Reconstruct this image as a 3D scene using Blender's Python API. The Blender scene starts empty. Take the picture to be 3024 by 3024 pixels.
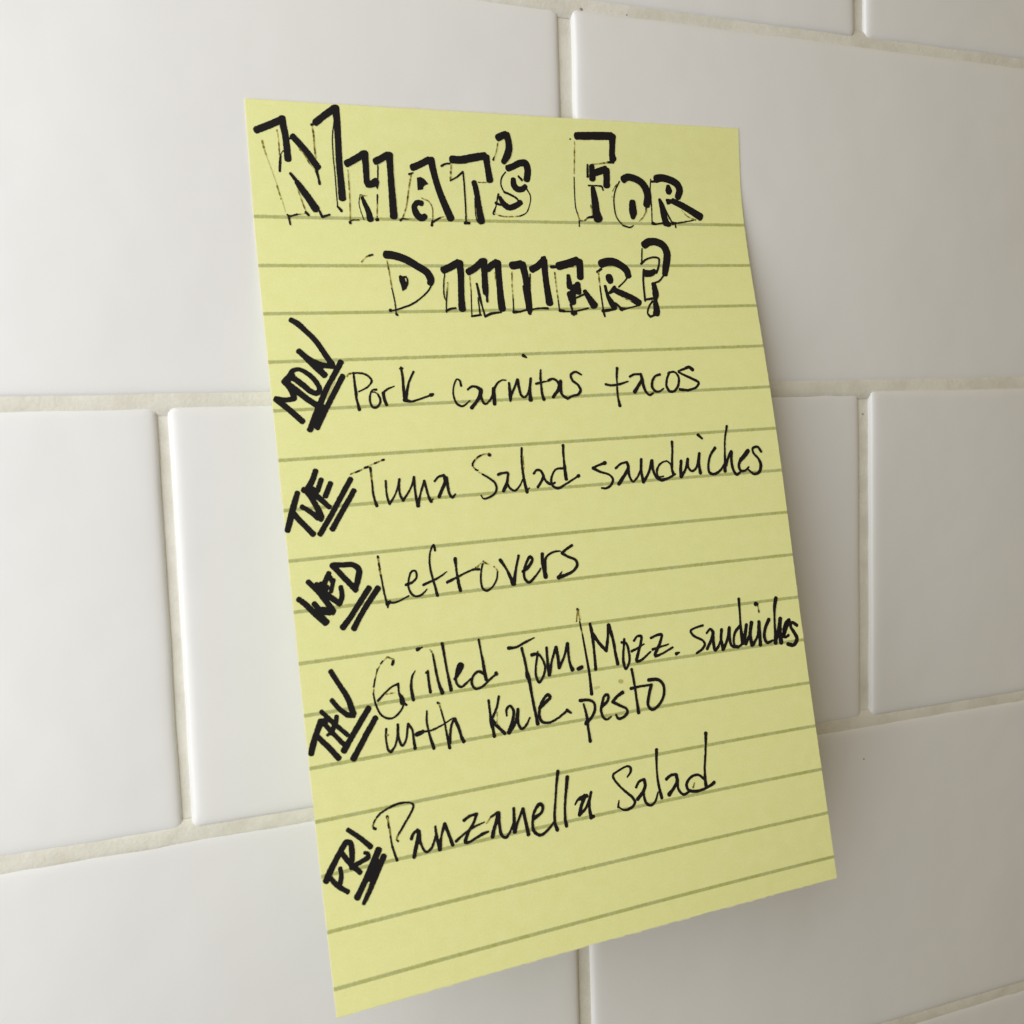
import bpy, math, random
from mathutils import Matrix, Vector, noise

# ---------------------------------------------------------------- camera, world, lamps, exposure
S = bpy.context.scene
COL = S.collection
MM = 0.001
BASE = 1.35                                   # height of the wall's reference joint above the floor, metres


def wp(x, y, z):
    """Wall millimetres (right, up, out of the wall) -> world metres."""
    return Vector((x * MM, -z * MM, BASE + y * MM))


cam_data = bpy.data.cameras.new('camera')
cam_data.sensor_width = 36.0
cam_data.lens = 2944.97 / 3024.0 * 36.0
cam_data.clip_start = 0.005
cam_data.clip_end = 50.0
cam = bpy.data.objects.new('camera', cam_data)
COL.objects.link(cam)
ROT = ((0.93362601, -0.03230101, 0.35679001),
       (-0.05976177, -0.99601448, 0.06620947),
       (0.35322938, -0.08313728, -0.93183539))   # rows: image right, image down, view direction


def axis(r, s):
    return Vector((r[0] * s, -r[2] * s, r[1] * s))


ax, ay, az = axis(ROT[0], 1), axis(ROT[1], -1), axis(ROT[2], -1)
M = Matrix((ax, ay, az)).transposed().to_4x4()
M.translation = wp(-82.10815, -6.4633, 186.37382)
cam.matrix_world = M
cam_data.dof.use_dof = True
cam_data.dof.focus_distance = 0.200
cam_data.dof.aperture_fstop = cam_data.lens / 1.25
S.camera = cam

world = bpy.data.worlds.new('World')
S.world = world
world.use_nodes = True
bg = world.node_tree.nodes['Background']
bg.inputs['Color'].default_value = (1.0, 0.68, 0.12, 1)
WORLD_STRENGTH = 0.152
_wn = world.node_tree.nodes.new('ShaderNodeTexNoise')      # the unseen room: soft lighter and darker walls
_wn.inputs['Scale'].default_value = 1.3
_wn.inputs['Detail'].default_value = 2.0
_wt = world.node_tree.nodes.new('ShaderNodeTexCoord')
_wm = world.node_tree.nodes.new('ShaderNodeMapRange')
_wm.inputs['From Min'].default_value = 0.3
_wm.inputs['From Max'].default_value = 0.7
_wm.inputs['To Min'].default_value = WORLD_STRENGTH * 0.35
_wm.inputs['To Max'].default_value = WORLD_STRENGTH * 1.65
world.node_tree.links.new(_wt.outputs['Generated'], _wn.inputs['Vector'])
world.node_tree.links.new(_wn.outputs['Fac'], _wm.inputs['Value'])
_ws = world.node_tree.nodes.new('ShaderNodeSeparateXYZ')      # and a ceiling brighter than the counter below
_wz = world.node_tree.nodes.new('ShaderNodeMapRange')
_wz.inputs['From Min'].default_value = -0.7
_wz.inputs['From Max'].default_value = 0.7
_wz.inputs['To Min'].default_value = 0.35
_wz.inputs['To Max'].default_value = 1.65
_wx = world.node_tree.nodes.new('ShaderNodeMath')
_wx.operation = 'MULTIPLY'
world.node_tree.links.new(_wt.outputs['Generated'], _ws.inputs[0])
world.node_tree.links.new(_ws.outputs['Z'], _wz.inputs['Value'])
world.node_tree.links.new(_wz.outputs['Result'], _wx.inputs[0])
world.node_tree.links.new(_wm.outputs['Result'], _wx.inputs[1])
world.node_tree.links.new(_wx.outputs[0], bg.inputs['Strength'])


def area_lamp(name, pos, target, sx, sy, power, color):
    d = bpy.data.lights.new(name, 'AREA')
    d.shape = 'RECTANGLE'
    d.size, d.size_y = sx * MM, sy * MM
    d.energy = power
    d.color = color
    o = bpy.data.objects.new(name, d)
    COL.objects.link(o)
    o.location = wp(*pos)
    o.rotation_euler = (wp(*target) - wp(*pos)).to_track_quat('-Z', 'Y').to_euler()
    return o


area_lamp('kitchen_lamp', (-265, 60, 250), (120, 20, 0), 400, 640, 2.54, (0.873, 0.911, 0.962))

S.view_settings.view_transform = 'Standard'
S.view_settings.look = 'None'
S.view_settings.exposure = 0.0
S.view_settings.gamma = 1.0
S.view_settings.use_curve_mapping = False
S.render.engine = 'CYCLES'
S.cycles.use_denoising = True


# ---------------------------------------------------------------- helpers
def new_mat(name):
    m = bpy.data.materials.new(name)
    m.use_nodes = True
    nt = m.node_tree
    return m, nt, nt.nodes['Principled BSDF']


def nd(nt, kind, **kw):
    n = nt.nodes.new(kind)
    for k, v in kw.items():
        if k in n.inputs.keys():
            n.inputs[k].default_value = v
        else:
            setattr(n, k, v)
    return n


def mesh_obj(name, verts, faces, mat, parent=None, smooth=True, attr=None, uv=None):
    me = bpy.data.meshes.new(name)
    me.from_pydata([tuple(v) for v in verts], [], faces)
    if smooth:
        me.polygons.foreach_set('use_smooth', [True] * len(me.polygons))
    if attr is not None:
        a = me.attributes.new('ink_load', 'FLOAT', 'POINT')
        a.data.foreach_set('value', attr)
    if uv is not None:
        l = me.uv_layers.new(name='UVMap')
        for lp in me.loops:
            l.data[lp.index].uv = uv[lp.vertex_index]
    me.materials.append(mat)
    me.update()
    o = bpy.data.objects.new(name, me)
    COL.objects.link(o)
    if parent is not None:
        o.parent = parent
        o.matrix_parent_inverse = Matrix.Translation(-parent.location)
    return o


def empty(name, loc, label, cat):
    o = bpy.data.objects.new(name, None)
    o.empty_display_size = 0.02
    COL.objects.link(o)
    o.location = loc
    o['label'] = label
    o['category'] = cat
    return o


def n1(*a):
    return noise.noise(Vector(a))


# ---------------------------------------------------------------- materials
def tile_material():
    m, nt, b = new_mat('white_glazed_ceramic')
    tc = nd(nt, 'ShaderNodeTexCoord')
    no = nd(nt, 'ShaderNodeTexNoise', Scale=22.0, Detail=1.0)
    nt.links.new(tc.outputs['Object'], no.inputs['Vector'])
    r = nd(nt, 'ShaderNodeMix', data_type='RGBA')
    r.inputs['A'].default_value = (0.765, 0.755, 0.745, 1)
    r.inputs['B'].default_value = (0.795, 0.785, 0.768, 1)
    nt.links.new(no.outputs['Fac'], r.inputs['Factor'])
    nt.links.new(r.outputs['Result'], b.inputs['Base Color'])
    b.inputs['Roughness'].default_value = 0.33
    b.inputs['IOR'].default_value = 1.5
    # slow waviness of the glaze, then a very fine orange peel
    w = nd(nt, 'ShaderNodeTexNoise', Scale=45.0, Detail=2.0)
    nt.links.new(tc.outputs['Object'], w.inputs['Vector'])
    f = nd(nt, 'ShaderNodeTexNoise', Scale=900.0, Detail=2.0)
    nt.links.new(tc.outputs['Object'], f.inputs['Vector'])
    bu = nd(nt, 'ShaderNodeBump', Strength=1.0, Distance=0.0004)
    nt.links.new(w.outputs['Fac'], bu.inputs['Height'])
    b2 = nd(nt, 'ShaderNodeBump', Strength=0.5, Distance=0.00002)
    nt.links.new(f.outputs['Fac'], b2.inputs['Height'])
    nt.links.new(bu.outputs['Normal'], b2.inputs['Normal'])
    nt.links.new(b2.outputs['Normal'], b.inputs['Normal'])
    return m


def grout_material():
    m, nt, b = new_mat('cream_grout')
    tc = nd(nt, 'ShaderNodeTexCoord')
    no = nd(nt, 'ShaderNodeTexNoise', Scale=130.0, Detail=6.0, Roughness=0.7)
    nt.links.new(tc.outputs['Object'], no.inputs['Vector'])
    cr = nd(nt, 'ShaderNodeValToRGB')
    cr.color_ramp.elements[0].position = 0.25
    cr.color_ramp.elements[0].color = (0.61, 0.575, 0.48, 1)
    cr.color_ramp.elements[1].position = 0.6
    cr.color_ramp.elements[1].color = (0.74, 0.715, 0.63, 1)
    nt.links.new(no.outputs['Fac'], cr.inputs['Fac'])
    nt.links.new(cr.outputs['Color'], b.inputs['Base Color'])
    b.inputs['Roughness'].default_value = 0.85
    f = nd(nt, 'ShaderNodeTexNoise', Scale=1800.0, Detail=4.0)
    nt.links.new(tc.outputs['Object'], f.inputs['Vector'])
    bu = nd(nt, 'ShaderNodeBump', Strength=0.45, Distance=0.0002)
    nt.links.new(f.outputs['Fac'], bu.inputs['Height'])
    nt.links.new(bu.outputs['Normal'], b.inputs['Normal'])
    return m


PAPER_LINE0, PAPER_PITCH = 20.4144, 8.8683


def paper_material():
    """Canary paper with printed green rules; the UV map carries paper millimetres / 100."""
    m, nt, b = new_mat('ruled_yellow_paper')
    L = nt.links.new
    uv = nd(nt, 'ShaderNodeUVMap')
    mmv = nd(nt, 'ShaderNodeVectorMath', operation='SCALE')
    mmv.inputs['Scale'].default_value = 100.0
    L(uv.outputs['UV'], mmv.inputs[0])
    sep = nd(nt, 'ShaderNodeSeparateXYZ')
    L(mmv.outputs['Vector'], sep.inputs[0])

    def math_(op, a, bb=None, c=None):
        n = nd(nt, 'ShaderNodeMath', operation=op)
        for i, v in enumerate((a, bb, c)):
            if v is None:
                continue
            if isinstance(v, (int, float)):
                n.inputs[i].default_value = v
            else:
                L(v, n.inputs[i])
        return n.outputs[0]

    # fibre mottle
    n_big = nd(nt, 'ShaderNodeTexNoise', Scale=0.35, Detail=4.0, Roughness=0.65)
    L(mmv.outputs['Vector'], n_big.inputs['Vector'])
    n_fine = nd(nt, 'ShaderNodeTexNoise', Scale=2.6, Detail=3.0, Roughness=0.7)
    L(mmv.outputs['Vector'], n_fine.inputs['Vector'])
    mixn = math_('ADD', math_('MULTIPLY', n_big.outputs['Fac'], 0.4), math_('MULTIPLY', n_fine.outputs['Fac'], 0.6))
    cr = nd(nt, 'ShaderNodeValToRGB')
    cr.color_ramp.elements[0].position = 0.32
    cr.color_ramp.elements[0].color = PAPER_DARK
    cr.color_ramp.elements[1].position = 0.68
    cr.color_ramp.elements[1].color = PAPER_LIGHT
    L(mixn, cr.inputs['Fac'])
    # pale cut edge
    # rules
    n_edge = nd(nt, 'ShaderNodeTexNoise', Scale=3.2, Detail=3.0, Roughness=0.7)
    L(mmv.outputs['Vector'], n_edge.inputs['Vector'])
    wob = math_('MULTIPLY', math_('SUBTRACT', n_edge.outputs['Fac'], 0.5), 0.45)
    t = math_('DIVIDE', math_('SUBTRACT', sep.outputs['Y'], PAPER_LINE0), PAPER_PITCH)
    k = math_('ROUND', t)
    dist = math_('ABSOLUTE', math_('MULTIPLY', math_('SUBTRACT', t, k), PAPER_PITCH))
    dist = math_('ADD', dist, wob)
    mr = nd(nt, 'ShaderNodeMapRange', interpolation_type='SMOOTHSTEP')
    mr.inputs['From Min'].default_value = 0.22
    mr.inputs['From Max'].default_value = 0.40
    mr.inputs['To Min'].default_value = 1.0
    mr.inputs['To Max'].default_value = 0.0
    L(dist, mr.inputs['Value'])
    on = math_('MULTIPLY', mr.outputs['Result'], math_('GREATER_THAN', k, -0.5))
    n_ink = nd(nt, 'ShaderNodeTexNoise', Scale=1.1, Detail=5.0, Roughness=0.75)
    L(mmv.outputs['Vector'], n_ink.inputs['Vector'])
    amt = nd(nt, 'ShaderNodeMapRange')
    amt.inputs['From Min'].default_value = 0.3
    amt.inputs['From Max'].default_value = 0.7
    amt.inputs['To Min'].default_value = 0.62
    amt.inputs['To Max'].default_value = 1.0
    L(n_ink.outputs['Fac'], amt.inputs['Value'])
    n_hue = nd(nt, 'ShaderNodeTexNoise', Scale=0.22, Detail=2.0)
    L(mmv.outputs['Vector'], n_hue.inputs['Vector'])
    hue = nd(nt, 'ShaderNodeMix', data_type='RGBA')
    hue.inputs['A'].default_value = (0.36, 0.375, 0.105, 1)
    hue.inputs['B'].default_value = (0.37, 0.40, 0.17, 1)
    hr = nd(nt, 'ShaderNodeMapRange')
    hr.inputs['From Min'].default_value = 0.42
    hr.inputs['From Max'].default_value = 0.65
    L(n_hue.outputs['Fac'], hr.inputs['Value'])
    L(hr.outputs['Result'], hue.inputs['Factor'])
    mx = nd(nt, 'ShaderNodeMix', data_type='RGBA')
    L(math_('MULTIPLY', on, amt.outputs['Result']), mx.inputs['Factor'])
    L(cr.outputs['Color'], mx.inputs['A'])
    L(hue.outputs['Result'], mx.inputs['B'])
    L(mx.outputs['Result'], b.inputs['Base Color'])
    b.inputs['Roughness'].default_value = 0.52
    b.inputs['Specular IOR Level'].default_value = 0.5
    bu = nd(nt, 'ShaderNodeBump', Strength=0.35, Distance=0.00006)
    nf = nd(nt, 'ShaderNodeTexNoise', Scale=5.0, Detail=4.0)
    L(mmv.outputs['Vector'], nf.inputs['Vector'])
    L(nf.outputs['Fac'], bu.inputs['Height'])
    L(bu.outputs['Normal'], b.inputs['Normal'])
    return m


PAPER_DARK = (0.775, 0.775, 0.315, 1)
PAPER_LIGHT = (0.855, 0.86, 0.41, 1)


def ink_material():
    """Felt-tip ink; the density attribute is how much ink the nib left (dry, broken strokes are low)."""
    m, nt, b = new_mat('felt_tip_ink')
    at = nd(nt, 'ShaderNodeAttribute', attribute_name='ink_load')
    cr = nd(nt, 'ShaderNodeValToRGB')
    e = cr.color_ramp.elements
    e[0].position, e[0].color = 0.0, PAPER_LIGHT
    e[1].position, e[1].color = 1.0, (0.0070, 0.0055, 0.0062, 1)
    x = e.new(0.45); x.color = (0.29, 0.23, 0.035, 1)
    x = e.new(0.8); x.color = (0.030, 0.021, 0.008, 1)
    nt.links.new(at.outputs['Fac'], cr.inputs['Fac'])
    nt.links.new(cr.outputs['Color'], b.inputs['Base Color'])
    b.inputs['Roughness'].default_value = 0.7
    b.inputs['Specular IOR Level'].default_value = 0.25
    return m


def plain(name, col, rough):
    m, nt, b = new_mat(name)
    b.inputs['Base Color'].default_value = (*col, 1)
    b.inputs['Roughness'].default_value = rough
    return m


# ---------------------------------------------------------------- the tiled wall
PITCH_X, PITCH_Y, JOINT = 153.0, 78.0, 2.65
BED_JOINT = 1.5
wall = empty('tile_wall', wp(0, -500, 0), 'wall of white glazed rectangular tiles in running bond with cream grout lines', 'wall')
rng = random.Random(4)
bed_y = {1: 77.02, 0: 0.46, -1: -78.1, -2: -155.4}
row_shift = {0: 3.4, 1: 75.2, -1: 76.5, -2: 2.0}        # x of one upright joint of the row above the bed joint


def bed(k):
    return bed_y.get(k, k * PITCH_Y)


RINGS = ((0.0, -1.9), (0.06, -1.1), (0.2, -0.62), (0.48, -0.34), (1.0, -0.15), (1.7, -0.06), (2.6, -0.015), (4.0, 0.0))
tv, tf = [], []


def add_tile(x0, x1, y0, y1, seed):
    tilt_x, tilt_y = rng.gauss(0, 0.0016), rng.gauss(0, 0.0022)
    dz = rng.uniform(-0.10, 0.10)
    cx, cy = (x0 + x1) / 2, (y0 + y1) / 2
    start = len(tv)
    per = 0
    for ri, (d, z) in enumerate(RINGS):
        r = 0.9 + 0.5 * d
        a0, a1, b0, b1 = x0 + d, x1 - d, y0 + d, y1 - d
        pts = []
        for (ccx, ccy, ang, ex, ey, n) in ((a1 - r, b1 - r, 0, -1, 0, 22), (a0 + r, b1 - r, 90, 0, -1, 12),
                                           (a0 + r, b0 + r, 180, 1, 0, 22), (a1 - r, b0 + r, 270, 0, 1, 12)):
            for i in range(6):
                a = math.radians(ang + 90 * i / 5)
                pts.append((ccx + r * math.cos(a), ccy + r * math.sin(a)))
            ln = (a1 - a0 - 2 * r) if ex else (b1 - b0 - 2 * r)
            px, py = pts[-1]
            for i in range(1, n):
                pts.append((px + ex * ln * i / n, py + ey * ln * i / n))
        per = len(pts)
        for (px, py) in pts:
            wob = 0.16 * max(0.0, 1 - d / 4.0)
            qx = px + wob * n1(px * 0.11, py * 0.11, seed)
            qy = py + wob * n1(px * 0.11, py * 0.11, seed + 50)
            zz = z + dz + (px - cx) * tilt_x + (py - cy) * tilt_y
            tv.append(wp(qx, qy, zz))
    for ri in range(len(RINGS) - 1):
        for i in range(per):
            a, b = start + ri * per + i, start + ri * per + (i + 1) % per
            tf.append((a, b, b + per, a + per))
    tf.append(tuple(start + (len(RINGS) - 1) * per + i for i in range(per)))


for k in range(-7, 7):
    lo, hi = bed(k) + BED_JOINT / 2, bed(k + 1) - BED_JOINT / 2
    sh = row_shift.get(k, (0 if k % 2 == 0 else 76.5) + rng.uniform(-1.5, 1.5))
    for i in range(-5, 6):
        j0 = sh + i * PITCH_X
        ja = 1.6 if (k, i) == (-1, -1) else JOINT            # one upright joint is tighter than the rest
        jb = 1.6 if (k, i) == (-1, -2) else JOINT
        add_tile(j0 + ja / 2, j0 + PITCH_X - jb / 2, lo, hi, k * 31.7 + i * 3.1)
tile_mat = tile_material()
mesh_obj('tile_facing', tv, tf, tile_mat, wall)

# grout: a gently uneven sheet a little below the glaze
gv, gf = [], []
GX0, GX1, GY0, GY1, GS = -770, 930, -560, 560, 6
nx, ny = int((GX1 - GX0) / GS), int((GY1 - GY0) / GS)
for j in range(ny + 1):
    for i in range(nx + 1):
        x, y = GX0 + i * GS, GY0 + j * GS
        gv.append(wp(x, y, -1.0 + 0.10 * n1(x * 0.06, y * 0.06, 3.3)))
for j in range(ny):
    for i in range(nx):
        a = j * (nx + 1) + i
        gf.append((a, a + 1, a + nx + 2, a + nx + 1))
# the bed joints are struck almost flush with the glaze, the upright joints are left deeper
for k in range(-7, 8):
    y0 = bed(k)
    base = len(gv)
    m = int((GX1 - GX0) / 1.5)
    prof = ((-2.6, -0.9), (-1.9, -0.38), (-1.0, -0.24), (0.0, -0.20), (1.0, -0.24), (1.9, -0.38), (2.6, -0.9))
    for i in range(m + 1):
        x = GX0 + i * 1.5
        for q, (dy, z) in enumerate(prof):
            gv.append(wp(x, y0 + dy, z + 0.08 * n1(x * 0.09, y0 + dy * 0.5, 8.1) + 0.07 * n1(x * 0.35, y0 + dy, 2.2)))
        if i:
            for q in range(6):
                a = base + (i - 1) * 7 + q
                gf.append((a, a + 7, a + 8, a + 1))
mesh_obj('grout', gv, gf, grout_material(), wall)

# pinholes and specks of dirt on the grout and glaze
speck_mat = plain('dirt', (0.30, 0.27, 0.22), 0.9)
for (x, y, z, r) in ((6.75, 76.22, -0.17, 0.36), (16.93, 76.26, -0.17, 0.20), (75.53, -86.98, 0.02, 0.26), (76.31, -5.66, -0.95, 0.25)):
    sv = [wp(x, y, z + 0.12)]
    for i in range(12):
        a = i * math.pi / 6
        rr = r * (0.8 + 0.4 * n1(i * 1.7, x, y))
        sv.append(wp(x + rr * math.cos(a) * 1.2, y + rr * math.sin(a), z + 0.02))
    mesh_obj('dirt_speck', sv, [(0, 1 + i, 1 + (i + 1) % 12) for i in range(12)], speck_mat, wall)

# ---------------------------------------------------------------- the note
PAR = (-59.567943, 53.215773, 0.023671, 0.071857, 16.562490, 1.896722, -5.611503, 6.863482, -3.676495, 0.720263, 0.257685, -0.301108, 0.950953, -0.529392)
NOTE_W, NOTE_H = 102.3779, 157.7459
_G = [-60 + 0.5 * i for i in range(601)]
_B, _Z = [_G[0]], [0.0]


def _phi(g):
    s = max(g - PAR[4], 0.0) / 100.0
    return PAR[5] * s + PAR[6] * s ** 2 + PAR[7] * s ** 3 + PAR[8] * s ** 4 + PAR[9] * s ** 5


for i in range(600):
    p0, p1 = _phi(_G[i]), _phi(_G[i + 1])
    _B.append(_B[-1] + 0.25 * (math.cos(p0) + math.cos(p1)))
    _Z.append(_Z[-1] + 0.25 * (math.sin(p0) + math.sin(p1)))


def _interp(b, arr):
    f = min(max((b + 60) * 2, 0.0), 599.999)
    i = int(f)
    return arr[i] + (arr[i + 1] - arr[i]) * (f - i)


def sheet(u, v):
    """Paper millimetres (from the top left corner) -> wall millimetres on the curled sheet."""
    x0, y0, th, be = PAR[:4]
    c1, c2, c3, c4 = PAR[10:14]
    cb, sb = math.cos(be), math.sin(be)
    a, b = cb * u - sb * v, sb * u + cb * v
    bb, z = _interp(b, _B), _interp(b, _Z)
    U, V = u / 100 - 0.5, max(v - 8, 0) / 100
    z += 0.25 + 10 * (c1 * U * V ** 2 + c2 * U * V ** 3 + c3 * (U * U - 0.25) * V + c4 * (U * U - 0.25) * V * V)
    uu, vv = cb * a + sb * bb, -sb * a + cb * bb
    ct, st = math.cos(th), math.sin(th)
    return Vector((x0 + ct * uu + st * vv, y0 + st * uu - ct * vv, z))


def sheet_at(u, v, lift):
    p = sheet(u, v)
    if lift:
        n = (sheet(u, v + 0.4) - p).cross(sheet(u + 0.4, v) - p).normalized()
        p = p + n * lift
    return wp(*p)


note = empty('sticky_note', sheet_at(0, 0, 0), 'yellow lined sticky note with handwritten dinner menu, curling off white tiles', 'sticky note')

NU, NV, THICK = 56, 88, 0.11
pv, puv, pf = [], [], []
for side in (1, 0):
    for j in range(NV + 1):
        for i in range(NU + 1):
            u, v = NOTE_W * i / NU, NOTE_H * j / NV
            pv.append(sheet_at(u, v, THICK / 2 if side else -THICK / 2))
            puv.append((u / 100, v / 100))


off = (NU + 1) * (NV + 1)
for j in range(NV):
    for i in range(NU):
        a = j * (NU + 1) + i
        pf.append((a, a + NU + 1, a + NU + 2, a + 1))
        pf.append((off + a, off + a + 1, off + a + NU + 2, off + a + NU + 1))
ring = [i for i in range(NU + 1)] + [j * (NU + 1) + NU for j in range(1, NV + 1)] + \
       [NV * (NU + 1) + i for i in range(NU - 1, -1, -1)] + [j * (NU + 1) for j in range(NV - 1, 0, -1)]
r0 = len(pv)
for i in ring:
    for a in (i, off + i):
        pv.append(pv[a].copy())
        puv.append(puv[a])
for q in range(len(ring)):
    a, b = r0 + 2 * q, r0 + 2 * ((q + 1) % len(ring))
    pf.append((a, b, b + 1, a + 1))
paper = mesh_obj('paper_sheet', pv, pf, paper_material(), note, smooth=True, uv=puv)
# ragged torn fibres along the bottom cut and the other three edges
fv, ff, fuv = [], [], []


def fringe(u0, v0, u1, v1, du, dv, amp, base, seed):
    ln = math.hypot(u1 - u0, v1 - v0)
    n = int(ln / 0.3)
    for i in range(n + 1):
        t = i / n
        u, v = u0 + (u1 - u0) * t, v0 + (v1 - v0) * t
        w = base + amp * (0.5 + 0.8 * n1(i * 0.31, seed, 0.5) + 0.5 * n1(i * 0.05, seed, 7.5))
        w = max(w, 0.01)
        for (s, lift) in ((-0.02, 0.03), (w, 0.0)):
            fv.append(sheet_at(u + du * s, v + dv * s, lift))
            fuv.append(((u + du * s) / 100, (v + dv * s) / 100))
        if i:
            a = len(fv) - 4
            ff.append((a, a + 2, a + 3, a + 1))


fringe(0, NOTE_H, NOTE_W, NOTE_H, 0, 1, 0.22, 0.0, 1.1)
fringe(NOTE_W, 0, NOTE_W, NOTE_H, 1, 0, 0.14, 0.0, 2.2)
fringe(0, 0, 0, NOTE_H, -1, 0, 0.12, 0.0, 3.3)
fringe(0, 0, NOTE_W, 0, 0, -1, 0.14, 0.0, 4.4)
mesh_obj('cut_edge', fv, ff, plain('bare_paper_fibre', (0.74, 0.70, 0.47), 0.95), paper, smooth=False, uv=fuv)

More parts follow.
